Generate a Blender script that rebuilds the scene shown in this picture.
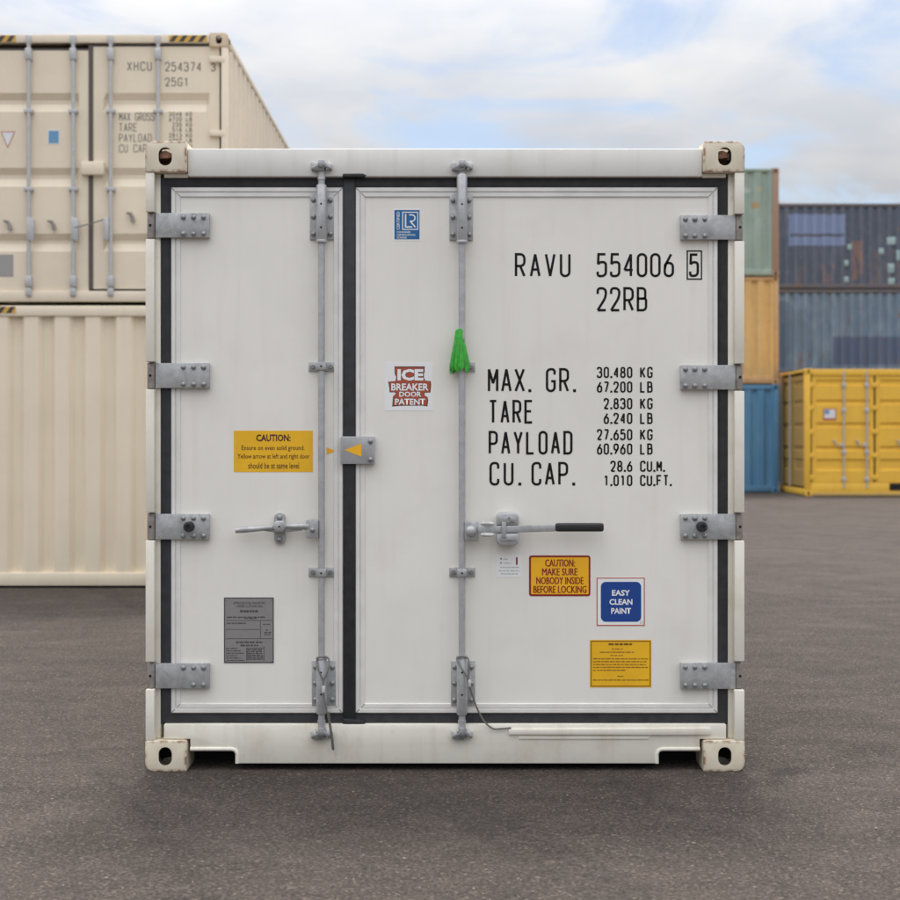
import bpy, bmesh, math, random
from mathutils import Vector, Matrix
R = math.radians
random.seed(7)
scene = bpy.context.scene
for o in list(bpy.data.objects): bpy.data.objects.remove(o)
COL = scene.collection

# ------------------------------------------------------------------ camera
FPX, HOR, CAMZ, CD = 1378.0, 436.0, 1.364, 5.6      # focal length in photo pixels, horizon row, eye height, distance to the near frame
cam = bpy.data.cameras.new('camera'); camo = bpy.data.objects.new('camera', cam); COL.objects.link(camo)
camo.location = (0, -CD, CAMZ); camo.rotation_euler = (R(90), 0, 0)
cam.sensor_width = 36; cam.lens = FPX/900*36; cam.shift_y = -(450-HOR)/900
cam.clip_start = 0.05; cam.clip_end = 2000
cam.dof.use_dof = True; cam.dof.focus_distance = CD+0.04; cam.dof.aperture_fstop = 3.2
scene.camera = camo

# ------------------------------------------------------------------ sky and sun
SUN_EL = 67
w = bpy.data.worlds.new('World'); scene.world = w; w.use_nodes = True
nt = w.node_tree; nt.nodes.clear()
def N(t, typ, **kw):
    n = t.nodes.new(typ)
    for k, v in kw.items():
        if hasattr(n, k): setattr(n, k, v)
        else: n.inputs[k].default_value = v
    return n
def mth(t, op, a, b=None, c=None, clamp=False):
    n = t.nodes.new('ShaderNodeMath'); n.operation = op; n.use_clamp = clamp
    for i, v in enumerate((a, b, c)):
        if v is None: continue
        if isinstance(v, (int, float)): n.inputs[i].default_value = v
        else: t.links.new(v, n.inputs[i])
    return n.outputs[0]
def mixc(t, f, a, b, mode='MIX'):
    n = t.nodes.new('ShaderNodeMix'); n.data_type = 'RGBA'; n.blend_type = mode
    for i, v in ((0, f), (6, a), (7, b)):
        if isinstance(v, (int, float)): n.inputs[i].default_value = v
        elif isinstance(v, (tuple, list)): n.inputs[i].default_value = (*v[:3], 1)
        else: t.links.new(v, n.inputs[i])
    return n.outputs[2]
def ramp(t, f, p0, p1, a=0.0, b=1.0, smooth=False):
    n = t.nodes.new('ShaderNodeMapRange'); n.interpolation_type = 'SMOOTHSTEP' if smooth else 'LINEAR'
    t.links.new(f, n.inputs[0])
    for i, v in ((1, p0), (2, p1), (3, a), (4, b)): n.inputs[i].default_value = v
    return n.outputs[0]
sky = N(nt, 'ShaderNodeTexSky'); sky.sky_type = 'NISHITA'; sky.sun_disc = False
sky.sun_elevation = R(SUN_EL); sky.sun_rotation = 0; sky.air_density = 1.0; sky.dust_density = 1.2; sky.ozone_density = 1.0
tc = N(nt, 'ShaderNodeTexCoord'); sx = N(nt, 'ShaderNodeSeparateXYZ'); nt.links.new(tc.outputs['Generated'], sx.inputs[0])
zc = mth(nt, 'MAXIMUM', sx.outputs[2], 0.0)
den = mth(nt, 'ADD', zc, 0.16)
cv = N(nt, 'ShaderNodeCombineXYZ')
nt.links.new(mth(nt, 'DIVIDE', sx.outputs[0], den), cv.inputs[0]); nt.links.new(mth(nt, 'DIVIDE', sx.outputs[1], den), cv.inputs[1])
cv.inputs[2].default_value = 3.1
n1 = N(nt, 'ShaderNodeTexNoise', Scale=1.9, Detail=8.0, Roughness=0.60, Distortion=0.7); nt.links.new(cv.outputs[0], n1.inputs['Vector'])
n2 = N(nt, 'ShaderNodeTexNoise', Scale=3.2, Detail=7.0, Roughness=0.55, Distortion=0.3); nt.links.new(cv.outputs[0], n2.inputs['Vector'])
cover = ramp(nt, n1.outputs[0], 0.37, 0.56, 0.26, 1.0, True)
lum = mth(nt, 'MULTIPLY_ADD', mth(nt, 'POWER', zc, 1.2), 0.93, 0.07)    # thin overcast; rise toward the zenith steepened to light the upright walls
ccol = mixc(nt, ramp(nt, n2.outputs[0], 0.35, 0.65), (19.8, 20.6, 22.2), (24.0, 23.9, 24.1))
cl = N(nt, 'ShaderNodeVectorMath'); cl.operation = 'SCALE'; nt.links.new(ccol, cl.inputs[0]); nt.links.new(lum, cl.inputs['Scale'])
tot = mixc(nt, cover, sky.outputs[0], cl.outputs[0])
bg = N(nt, 'ShaderNodeBackground'); bg.inputs[1].default_value = 0.1
nt.links.new(tot, bg.inputs[0])
wo = N(nt, 'ShaderNodeOutputWorld'); nt.links.new(bg.outputs[0], wo.inputs[0])

sun = bpy.data.lights.new('sun', 'SUN'); suno = bpy.data.objects.new('sun', sun); COL.objects.link(suno)
sun.energy = 2.2; sun.angle = R(12); sun.color = (1.0, 0.95, 0.88)
suno.rotation_euler = (R(-(90-SUN_EL)), 0, 0); suno.location = (0, 0, 30)

scene.view_settings.view_transform = 'Standard'; scene.view_settings.look = 'None'
scene.view_settings.exposure = 0.57; scene.view_settings.gamma = 1.0

# ------------------------------------------------------------------ materials
def new_mat(name):
    m = bpy.data.materials.new(name); m.use_nodes = True
    t = m.node_tree; b = t.nodes['Principled BSDF']
    return m, t, b
def coords(t, kind='Object'):
    return N(t, 'ShaderNodeTexCoord').outputs[kind]
def noise(t, vec, scale, detail=4.0, rough=0.55, dist=0.0, stretch=None):
    if stretch:
        mp = N(t, 'ShaderNodeMapping'); mp.inputs['Scale'].default_value = stretch
        t.links.new(vec, mp.inputs[0]); vec = mp.outputs[0]
    n = N(t, 'ShaderNodeTexNoise', Scale=scale, Detail=detail, Roughness=rough, Distortion=dist); t.links.new(vec, n.inputs['Vector'])
    return n.outputs[0]
def bump(t, b, h, strength=0.2, dist=0.01):
    n = N(t, 'ShaderNodeBump'); n.inputs['Strength'].default_value = strength; n.inputs['Distance'].default_value = dist
    t.links.new(h, n.inputs['Height']); t.links.new(n.outputs[0], b.inputs['Normal'])
def edge_mask(t, radius):
    """wear along the edges of a corner casting (a block 0.168 x 0.178 x 0.125 m from its own origin)"""
    s = N(t, 'ShaderNodeSeparateXYZ'); t.links.new(coords(t), s.inputs[0])
    def near(o, lo, hi): return mth(t, 'MINIMUM', mth(t, 'ABSOLUTE', mth(t, 'SUBTRACT', o, lo)), mth(t, 'ABSOLUTE', mth(t, 'SUBTRACT', o, hi)))
    a, b, c = near(s.outputs[0], 0, 0.168), near(s.outputs[1], 0, 0.178), near(s.outputs[2], -0.125, 0)
    second = mth(t, 'MAXIMUM', mth(t, 'MINIMUM', a, b), mth(t, 'MINIMUM', mth(t, 'MAXIMUM', a, b), c))
    return ramp(t, second, radius, radius*0.25)
def flat(name, c, rough=0.5, metal=0.0, var=0.0, vs=30):
    m, t, b = new_mat(name)
    b.inputs['Roughness'].default_value = rough; b.inputs['Metallic'].default_value = metal
    if var:
        v = coords(t)
        f = noise(t, v, vs, 5)
        t.links.new(mixc(t, ramp(t, f, 0.3, 0.7), tuple(x*(1-var) for x in c), tuple(min(1, x*(1+var)) for x in c)), b.inputs['Base Color'])
    else: b.inputs['Base Color'].default_value = (*c, 1)
    return m
RUST = (0.16, 0.06, 0.025)
def paint(name, c, rough=0.42, dirt=(0.42, 0.36, 0.27), dirt_amt=0.25, rust_edge=0.0, streak=0.15, wav=0.0, rust_spot=0.0, chalk=0.0, scale=1.0, patches=(), fade=None):
    """old container paint: grime, vertical rain streaks, rust specks, rust on edges, repainted patches"""
    m, t, b = new_mat(name)
    v = coords(t)
    col = mixc(t, ramp(t, noise(t, v, 1.7*scale, 4), 0.35, 0.7), c, tuple(x*0.94 for x in c))
    if chalk:
        col = mixc(t, mth(t, 'MULTIPLY', ramp(t, noise(t, v, 2.6, 6, 0.65, 0.6, (1, 1, 0.5)), 0.45, 0.75), chalk), col, fade or tuple(min(1, x*1.5+0.08) for x in c))
    for (x0, x1, z0, z1, pc, am, *nz) in patches:
        s = N(t, 'ShaderNodeSeparateXYZ'); t.links.new(v, s.inputs[0])
        wob = mth(t, 'MULTIPLY', mth(t, 'SUBTRACT', noise(t, v, 7, 3), 0.5), 0.10)
        xx = mth(t, 'ADD', s.outputs[0], wob); zz = mth(t, 'ADD', s.outputs[2], wob)
        a = mth(t, 'MULTIPLY', mth(t, 'GREATER_THAN', xx, x0), mth(t, 'LESS_THAN', xx, x1))
        k = mth(t, 'MULTIPLY', mth(t, 'GREATER_THAN', zz, z0), mth(t, 'LESS_THAN', zz, z1))
        a = mth(t, 'MULTIPLY', mth(t, 'MULTIPLY', a, k), am)
        if nz: a = mth(t, 'MULTIPLY', a, ramp(t, noise(t, v, 3.5, 6, 0.65, 0.4, (2.2, 1, 0.5)), nz[0]-0.06, nz[0]+0.08))
        col = mixc(t, a, col, pc)
    g = mth(t, 'MULTIPLY', ramp(t, noise(t, v, 5*scale, 8, 0.65), 0.5, 0.8), dirt_amt)
    col = mixc(t, g, col, dirt)
    st = ramp(t, noise(t, v, 6*scale, 5, 0.6, 0.0, (3.0, 3.0, 0.16)), 0.52, 0.78)
    col = mixc(t, mth(t, 'MULTIPLY', st, streak), col, dirt)
    if rust_spot:
        rs = ramp(t, noise(t, v, 2.2*scale, 7, 0.7, 0.3, (1, 1, 0.45)), 0.64-0.1*rust_spot, 0.72-0.08*rust_spot)
        col = mixc(t, mth(t, 'MULTIPLY', rs, 0.85), col, mixc(t, noise(t, v, 25, 4), RUST, (0.32, 0.14, 0.06)))
    if rust_edge:
        k = mth(t, 'MULTIPLY', edge_mask(t, 0.013), ramp(t, noise(t, v, 26, 5, 0.7), 0.44, 0.58)) if 'cast' in name else 0.0
        k2 = ramp(t, noise(t, v, 17, 6, 0.72), 0.63, 0.74)
        col = mixc(t, mth(t, 'MULTIPLY', mth(t, 'MAXIMUM', mth(t, 'MULTIPLY', k2, 0.5), k), rust_edge, clamp=True), col, (0.26, 0.11, 0.04))
    t.links.new(col, b.inputs['Base Color'])
    t.links.new(ramp(t, noise(t, v, 9, 5), 0.2, 0.8, rough-0.08, rough+0.12), b.inputs['Roughness'])
    h = noise(t, v, 130, 3)
    if wav:
        h = mth(t, 'ADD', mth(t, 'MULTIPLY', h, 0.04), mth(t, 'MULTIPLY', noise(t, v, 3.0, 2), wav))
        bump(t, b, h, 0.35, 0.01)
    else: bump(t, b, h, 0.06, 0.004)
    return m
def galv(name, c=(0.40, 0.41, 0.42), rough=0.48, metal=0.45, dull=(0.24, 0.24, 0.25), rust=0.0):
    m, t, b = new_mat(name); v = coords(t)
    vo = N(t, 'ShaderNodeTexVoronoi', Scale=55.0); t.links.new(v, vo.inputs['Vector'])
    f = mth(t, 'MULTIPLY_ADD', vo.outputs['Color'], 0.40, mth(t, 'MULTIPLY', ramp(t, noise(t, v, 16, 6, 0.65), 0.33, 0.70), 0.65))
    col = mixc(t, f, c, dull)
    if rust:
        col = mixc(t, mth(t, 'MULTIPLY', ramp(t, noise(t, v, 20, 7, 0.7), 0.66, 0.78), rust*0.7), col, (0.22, 0.11, 0.06))
    t.links.new(col, b.inputs['Base Color']); b.inputs['Metallic'].default_value = metal
    t.links.new(ramp(t, f, 0, 1, rough-0.1, rough+0.15), b.inputs['Roughness'])
    bump(t, b, noise(t, v, 180, 3), 0.08, 0.003)
    return m

M = {}
M['door'] = paint('white_door_paint', (0.855, 0.82, 0.75), rough=0.38, dirt=(0.56, 0.50, 0.40), dirt_amt=0.15, streak=0.13, wav=0.35)
M['frame'] = paint('cream_frame_paint', (0.82, 0.78, 0.675), rough=0.45, dirt=(0.48, 0.38, 0.25), dirt_amt=0.42, rust_edge=0.5, streak=0.30)
M['casting'] = paint('casting_paint', (0.76, 0.68, 0.53), rough=0.5, dirt=(0.50, 0.33, 0.16), dirt_amt=0.45, rust_edge=0.95, streak=0.15)
M['trim'] = flat('trim_aluminium', (0.77, 0.75, 0.71), 0.42, 0.05, 0.06, 12)
M['side_white'] = paint('white_side_paint', (0.78, 0.76, 0.71), dirt_amt=0.2, streak=0.25)
M['galv'] = galv('galvanised_steel', (0.56, 0.565, 0.56), 0.48, 0.4, (0.30, 0.30, 0.30), rust=0.6)
M['galv_bar'] = galv('galvanised_bar', (0.58, 0.58, 0.585), 0.42, 0.45, (0.38, 0.38, 0.385))
M['galv_far'] = galv('galvanised_far', (0.53, 0.53, 0.525), 0.5, 0.2, (0.44, 0.44, 0.44))
M['lug'] = galv('rusty_lug', (0.36, 0.34, 0.32), 0.6, 0.25, (0.22, 0.18, 0.15), rust=1.0)
M['bolt'] = galv('bolt_steel', (0.42, 0.42, 0.42), 0.4, 0.6, (0.2, 0.2, 0.2), rust=0.3)
M['cast_white'] = flat('pale_cam_casting', (0.55, 0.545, 0.53), 0.5, 0.15, 0.25, 60)
M['rubber'] = flat('rubber', (0.022, 0.022, 0.025), 0.62, 0, 0.35, 25)
M['black'] = flat('black_plastic', (0.016, 0.016, 0.018), 0.5)
M['hole'] = flat('dark_hole', (0.01, 0.01, 0.01), 0.9)
M['rust'] = flat('bare_rust', (0.36, 0.19, 0.12), 0.85, 0, 0.5, 40)
M['casting_inside'] = flat('grimy_casting_inside', (0.045, 0.030, 0.022), 0.9, 0, 0.5, 40)
M['ink'] = flat('black_marking_film', (0.008, 0.008, 0.008), 0.5)
M['ink'].node_tree.nodes['Principled BSDF'].inputs['Specular IOR Level'].default_value = 0.2
M['far_ink'] = flat('faded_marking_film', (0.21, 0.19, 0.16), 0.6)
M['yellow'] = flat('yellow_film', (0.86, 0.47, 0.012), 0.45, 0, 0.06, 8)
M['orange_yellow'] = flat('amber_film', (0.92, 0.47, 0.012), 0.45, 0, 0.06, 8)
M['brown_ink'] = flat('dark_brown_ink', (0.05, 0.014, 0.003), 0.5)
M['brown_soft'] = flat('brown_fine_print', (0.22, 0.085, 0.008), 0.5)
M['red'] = flat('dark_red_film', (0.25, 0.012, 0.006), 0.45)
M['red_thin'] = flat('red_border_film', (0.50, 0.10, 0.06), 0.45)
M['brick'] = flat('brick_red_film', (0.42, 0.075, 0.035), 0.45)
M['white_film'] = flat('white_film', (0.87, 0.865, 0.85), 0.4)
M['pale_film'] = flat('pale_peeling_film', (0.85, 0.84, 0.82), 0.45)
M['blue'] = flat('royal_blue_film', (0.008, 0.055, 0.27), 0.4)
M['cyan'] = flat('ocean_blue_film', (0.012, 0.125, 0.32), 0.4)
M['grey_ink'] = flat('grey_fine_print', (0.40, 0.40, 0.40), 0.5)
M['plate'] = galv('data_plate_metal', (0.32, 0.30, 0.29), 0.45, 0.3, (0.27, 0.255, 0.248))
M['plate_ink'] = flat('plate_ink', (0.055, 0.05, 0.05), 0.5)
M['green'] = flat('green_plastic', (0.055, 0.46, 0.045), 0.35, 0, 0.25, 60)
M['green'].node_tree.nodes['Principled BSDF'].inputs['Transmission Weight'].default_value = 0.15
M['cable'] = galv('wire_rope', (0.30, 0.29, 0.27), 0.5, 0.5, (0.14, 0.13, 0.12), rust=0.4)
M['beige'] = paint('beige_paint', (0.79, 0.68, 0.525), rough=0.5, dirt=(0.45, 0.36, 0.26), dirt_amt=0.12, streak=0.10)
M['beige_end'] = paint('beige_end_paint', (0.83, 0.72, 0.555), rough=0.5, dirt=(0.45, 0.36, 0.26), dirt_amt=0.08, streak=0.14)
M['beige_cast'] = paint('beige_casting', (0.68, 0.53, 0.37), rough=0.55, dirt_amt=0.3, rust_edge=0.6)
M['gasket_far'] = flat('grey_gasket', (0.10, 0.085, 0.075), 0.7)
M['stripe_y'] = flat('stripe_yellow', (0.62, 0.36, 0.05), 0.5)
M['stripe_k'] = flat('stripe_black', (0.05, 0.045, 0.04), 0.5)
M['far_blue'] = flat('faded_blue_film', (0.14, 0.30, 0.48), 0.5)
M['far_grey'] = flat('faded_grey_plate', (0.33, 0.31, 0.30), 0.5)
M['far_white'] = flat('faded_white_film', (0.72, 0.72, 0.73), 0.5)
M['c_green'] = paint('faded_green_paint', (0.29, 0.38, 0.32), rough=0.6, dirt=(0.40, 0.35, 0.24), dirt_amt=0.4, streak=0.5, chalk=0.6, fade=(0.44, 0.52, 0.47), rust_spot=0.15,
    patches=((0.0, 0.85, 1.98, 2.10, (0.50, 0.56, 0.55), 0.8), (1.78, 1.97, 1.62, 1.78, (0.45, 0.27, 0.10), 0.8), (1.2, 1.56, 1.6, 1.78, (0.5, 0.56, 0.55), 0.8), (1.45, 1.75, 2.02, 2.12, (0.5, 0.56, 0.55), 0.7), (1.9, 2.03, 2.06, 2.17, (0.5, 0.4, 0.22), 0.7)))
M['c_green_post'] = paint('rusted_post_paint', (0.36, 0.23, 0.16), rough=0.75, dirt=(0.40, 0.24, 0.14), dirt_amt=0.7, streak=0.5, rust_spot=0.6)
M['c_orange'] = paint('faded_orange_paint', (0.68, 0.43, 0.16), rough=0.6, dirt=(0.36, 0.19, 0.08), dirt_amt=0.35, streak=0.35, chalk=0.4, fade=(0.70, 0.50, 0.25), rust_spot=0.1)
M['c_orange_post'] = paint('faded_orange_post', (0.56, 0.34, 0.16), rough=0.65, dirt=(0.30, 0.15, 0.07), dirt_amt=0.6, streak=0.4, rust_spot=0.3)
M['c_blue'] = paint('mid_blue_paint', (0.085, 0.235, 0.40), rough=0.55, dirt=(0.16, 0.22, 0.26), dirt_amt=0.35, streak=0.3, chalk=0.5, fade=(0.16, 0.33, 0.47))
M['c_navy'] = paint('navy_paint', (0.09, 0.112, 0.155), rough=0.6, dirt=(0.24, 0.22, 0.23), dirt_amt=0.4, streak=0.5, chalk=0.35, fade=(0.18, 0.20, 0.25), rust_spot=0.2,
    patches=((0.44, 2.14, 1.30, 2.24, (0.23, 0.30, 0.49), 0.85), (0.50, 2.10, 1.57, 1.65, (0.09, 0.09, 0.11), 0.9), (2.30, 2.66, 0.25, 1.45, (0.34, 0.17, 0.11), 0.7, 0.5), (2.66, 3.9, 0.15, 1.2, (0.30, 0.17, 0.12), 0.55, 0.56), (1.4, 2.0, 0.2, 0.75, (0.34, 0.20, 0.16), 0.5, 0.54)))
M['c_steelblue'] = paint('weathered_blue_paint', (0.155, 0.225, 0.30), rough=0.6, dirt=(0.24, 0.17, 0.13), dirt_amt=0.3, streak=0.45, chalk=0.75, fade=(0.28, 0.365, 0.435), rust_spot=0.4,
    patches=((1.75, 4.2, 0.3, 1.15, (0.075, 0.10, 0.18), 0.75), (0.0, 0.45, 0.2, 2.2, (0.07, 0.09, 0.14), 0.5)))
M['c_grime'] = paint('grimy_rail_paint', (0.13, 0.12, 0.13), rough=0.7, dirt=(0.22, 0.14, 0.09), dirt_amt=0.7, rust_spot=0.6, streak=0.3)
M['mint'] = flat('mint_repair_patch', (0.33, 0.45, 0.46), 0.6, 0, 0.2, 6)
M['c_yellow'] = paint('yellow_container_paint', (0.88, 0.51, 0.055), rough=0.5, dirt=(0.42, 0.24, 0.08), dirt_amt=0.2, streak=0.2)
M['c_yellow_dirty_shaded'] = paint('yellow_grimy_shaded_paint', (0.42, 0.26, 0.065), rough=0.6, dirt=(0.40, 0.25, 0.10), dirt_amt=0.5, streak=0.45)  # grime, plus the neighbouring stack's shade worked into the base colour
M['c_yellow_rail'] = paint('dirty_yellow_rail', (0.60, 0.40, 0.12), rough=0.6, dirt=(0.42, 0.30, 0.16), dirt_amt=0.6, streak=0.2)
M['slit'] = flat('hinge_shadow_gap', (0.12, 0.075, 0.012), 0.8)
M['timber'] = flat('timber', (0.25, 0.18, 0.11), 0.8, 0, 0.3, 10)

def asphalt():
    m, t, b = new_mat('asphalt'); v = coords(t)
    big = noise(t, v, 0.30, 4, 0.6, 0.6); mid = noise(t, v, 1.7, 6, 0.68, 0.9, (1.0, 2.0, 1)); fine = noise(t, v, 80, 4, 0.8); grain = noise(t, v, 30, 3, 0.7)
    vo = N(t, 'ShaderNodeTexVoronoi', Scale=115.0); t.links.new(v, vo.inputs['Vector'])
    sp = N(t, 'ShaderNodeSeparateColor'); t.links.new(vo.outputs['Color'], sp.inputs[0])
    base = mixc(t, ramp(t, big, 0.35, 0.65), (0.073, 0.057, 0.048), (0.101, 0.081, 0.068))
    base = mixc(t, mth(t, 'MULTIPLY', ramp(t, mid, 0.48, 0.64), 0.7), base, (0.136, 0.109, 0.092))
    base = mixc(t, mth(t, 'MULTIPLY', ramp(t, mid, 0.47, 0.34), 0.65), base, (0.052, 0.042, 0.035))
    base = mixc(t, mth(t, 'MULTIPLY', ramp(t, grain, 0.50, 0.68), 0.30), base, (0.041, 0.034, 0.029))
    base = mixc(t, mth(t, 'MULTIPLY', ramp(t, fine, 0.45, 0.64), 0.85), base, (0.024, 0.019, 0.016))
    base = mixc(t, mth(t, 'MULTIPLY', ramp(t, sp.outputs[0], 0.62, 1.0), 0.5), base, (0.220, 0.176, 0.151))
    base = mixc(t, mth(t, 'MULTIPLY', ramp(t, sp.outputs[1], 0.975, 0.99), 0.5), base, (0.345, 0.284, 0.228))
    # hairline cracks, a few oil drips and faint tyre scuffs
    wv = N(t, 'ShaderNodeTexWave', Scale=0.55, Distortion=16.0, Detail=5.0); wv.inputs['Detail Scale'].default_value = 1.6; t.links.new(v, wv.inputs['Vector'])
    ck = mth(t, 'MULTIPLY', ramp(t, wv.outputs['Fac'], 0.985, 1.0), ramp(t, noise(t, v, 0.9, 3), 0.46, 0.60))
    base = mixc(t, mth(t, 'MULTIPLY', ck, 0.16), base, (0.018, 0.016, 0.015))
    mp = N(t, 'ShaderNodeMapping'); mp.inputs['Rotation'].default_value = (0, 0, R(64)); t.links.new(v, mp.inputs[0])
    ty = mth(t, 'MULTIPLY', ramp(t, noise(t, mp.outputs[0], 1.0, 4, 0.6, 0.3, (0.12, 2.6, 1)), 0.56, 0.68), ramp(t, noise(t, v, 30, 2), 0.35, 0.6))
    base = mixc(t, mth(t, 'MULTIPLY', ty, 0.55), base, (0.026, 0.023, 0.021))
    oil = ramp(t, noise(t, v, 1.15, 5, 0.6, 0.8), 0.67, 0.73)
    base = mixc(t, mth(t, 'MULTIPLY', oil, 0.5), base, (0.022, 0.020, 0.019))
    t.links.new(base, b.inputs['Base Color'])
    t.links.new(ramp(t, fine, 0.3, 0.7, 0.72, 0.95), b.inputs['Roughness'])
    b.inputs['Specular IOR Level'].default_value = 0.25
    h = mth(t, 'ADD', vo.outputs['Distance'], mth(t, 'MULTIPLY', fine, 1.3))
    h = mth(t, 'ADD', h, mth(t, 'MULTIPLY', grain, 1.6))
    bump(t, b, h, 1.0, 0.009)
    return m
M['asphalt'] = asphalt()
M['grit'] = flat('pale_grit', (0.26, 0.23, 0.19), 0.85, 0, 0.4, 3)

# ------------------------------------------------------------------ mesh helpers
def tag(o, label=None, cat=None, group=None, kind=None):
    if label: o['label'] = label
    if cat: o['category'] = cat
    if group: o['group'] = group
    if kind: o['kind'] = kind
    return o
def thing(name, label, cat, loc=(0, 0, 0), group=None):
    o = bpy.data.objects.new(name, None); o.empty_display_size = 0.3; COL.objects.link(o); o.location = loc
    return tag(o, label, cat, group)
def link(name, me, parent=None, loc=(0, 0, 0), rot=(0, 0, 0), scale=(1, 1, 1)):
    o = bpy.data.objects.new(name, me); COL.objects.link(o); o.parent = parent
    o.location = loc; o.rotation_euler = rot; o.scale = scale
    return o
class MB:
    def __init__(s): s.bm = bmesh.new()
    def box(s, x0, x1, y0, y1, z0, z1):
        vs = [s.bm.verts.new(p) for p in ((x0,y0,z0),(x1,y0,z0),(x1,y1,z0),(x0,y1,z0),(x0,y0,z1),(x1,y0,z1),(x1,y1,z1),(x0,y1,z1))]
        for f in ((0,3,2,1),(4,5,6,7),(0,1,5,4),(1,2,6,5),(2,3,7,6),(3,0,4,7)): s.bm.faces.new([vs[i] for i in f])
        return s
    def prism(s, pts, y0, y1):                       # xz outline, counter-clockwise seen from the camera
        a = [s.bm.verts.new((x, y0, z)) for x, z in pts]; b = [s.bm.verts.new((x, y1, z)) for x, z in pts]
        s.bm.faces.new(a); s.bm.faces.new(b[::-1]); n = len(pts)
        for i in range(n): s.bm.faces.new((a[i], b[i], b[(i+1) % n], a[(i+1) % n]))
        return s
    def flatpoly(s, pts, y):
        s.bm.faces.new([s.bm.verts.new((x, y, z)) for x, z in pts]); return s
    def tube(s, pts, r, seg=10, caps=True):          # r: number or list
        pts = [Vector(p) for p in pts]; n = len(pts); rings = []; up = None
        for i, p in enumerate(pts):
            d = (pts[min(i+1, n-1)]-pts[max(i-1, 0)]).normalized()
            if up is None: up = Vector((0, 0, 1)) if abs(d.z) < 0.9 else Vector((0, 1, 0))
            u = d.cross(up).normalized(); v = u.cross(d).normalized(); up = v
            rr = r[i] if isinstance(r, (list, tuple)) else r
            rings.append([s.bm.verts.new(p+(u*math.cos(2*math.pi*k/seg)+v*math.sin(2*math.pi*k/seg))*rr) for k in range(seg)])
        for a, b in zip(rings, rings[1:]):
            for k in range(seg): s.bm.faces.new((a[k], a[(k+1) % seg], b[(k+1) % seg], b[k]))
        if caps: s.bm.faces.new(rings[0][::-1]); s.bm.faces.new(rings[-1])
        return s
    def lathe_y(s, prof, c=(0, 0, 0), seg=14):       # profile (radius, y); axis along y
        rings = []
        for r, y in prof:
            if r < 1e-6: rings.append([s.bm.verts.new((c[0], c[1]+y, c[2]))])
            else: rings.append([s.bm.verts.new((c[0]+r*math.cos(2*math.pi*k/seg), c[1]+y, c[2]+r*math.sin(2*math.pi*k/seg))) for k in range(seg)])
        for a, b in zip(rings, rings[1:]):
            for k in range(seg):
                k2 = (k+1) % seg
                f = [a[k % len(a)], a[k2 % len(a)], b[k2 % len(b)], b[k % len(b)]]
                f = [x for i, x in enumerate(f) if x not in f[:i]]
                if len(f) > 2: s.bm.faces.new(f)
        return s
    def loops(s, rects):                             # concentric rectangles (x0,x1,z0,z1,y) bridged: a moulded frame
        L = [[s.bm.verts.new((x0,y,z0)), s.bm.verts.new((x1,y,z0)), s.bm.verts.new((x1,y,z1)), s.bm.verts.new((x0,y,z1))] for x0,x1,z0,z1,y in rects]
        for a, b in zip(L, L[1:]):
            for k in range(4): s.bm.faces.new((a[k], a[(k+1) % 4], b[(k+1) % 4], b[k]))
        return s
    def ribbon(s, pts, w, y, closed=False):
        n = len(pts); P_ = [Vector(p) for p in pts]; L = []; Rr = []
        for i in range(n):
            d1 = (P_[i]-P_[i-1]) if (i > 0 or closed) else (P_[1]-P_[0])
            d2 = (P_[(i+1) % n]-P_[i]) if (i < n-1 or closed) else d1
            d1 = d1.normalized(); d2 = d2.normalized()
            t = d1+d2
            t = t.normalized() if t.length > 1e-6 else d1
            k = 1/max(0.45, t.dot(d1)); nn = Vector((-t.y, t.x))*w/2*k
            L.append(s.bm.verts.new((P_[i].x+nn.x, y, P_[i].y+nn.y))); Rr.append(s.bm.verts.new((P_[i].x-nn.x, y, P_[i].y-nn.y)))
        for i in range(n if closed else n-1):
            j = (i+1) % n; s.bm.faces.new((L[i], Rr[i], Rr[j], L[j]))
        return s
    def mesh(s, name, mat, bevel=0, seg=2, smooth=40, recalc=True):
        bm = s.bm
        if recalc: bmesh.ops.recalc_face_normals(bm, faces=bm.faces)
        if bevel:
            bm.normal_update()
            es = [e for e in bm.edges if len(e.link_faces) == 2 and e.calc_face_angle(0) > R(40)]
            if es: bmesh.ops.bevel(bm, geom=es, offset=bevel, segments=seg, affect='EDGES', clamp_overlap=True, profile=0.5)
        me = bpy.data.meshes.new(name); bm.to_mesh(me); bm.free()
        if mat: me.materials.append(mat)
        if smooth:
            me.polygons.foreach_set('use_smooth', [True]*len(me.polygons)); me.set_sharp_from_angle(angle=R(smooth))
        return me
    def build(s, name, mat, parent=None, bevel=0, loc=(0, 0, 0), **k):
        return link(name, s.mesh(name, mat, bevel, **k), parent, loc)
def rrect(x0, x1, z0, z1, r, seg=5, corners='1111'):   # bl br tr tl
    out = []
    for (cx, cz, a), on in zip(((x0+r, z0+r, 180), (x1-r, z0+r, 270), (x1-r, z1-r, 0), (x0+r, z1-r, 90)), corners):
        if on == '1': out += [(cx+r*math.cos(R(a+90*i/seg)), cz+r*math.sin(R(a+90*i/seg))) for i in range(seg+1)]
        else: out.append((cx+r*math.copysign(1, math.cos(R(a+45))), cz+r*math.copysign(1, math.sin(R(a+45)))))
    return out
def P(px, py, y=0.0, root=(0, 0, 0)):                 # photo measurement -> metres at depth y behind the near frame
    k = (CD+y)/FPX
    return ((px-450)*k-root[0], CAMZ-(py-HOR)*k-root[2])
def PX(px, y, r=(0, 0, 0)): return P(px, 0, y, r)[0]
def PZ(py, y, r=(0, 0, 0)): return P(0, py, y, r)[1]

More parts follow.
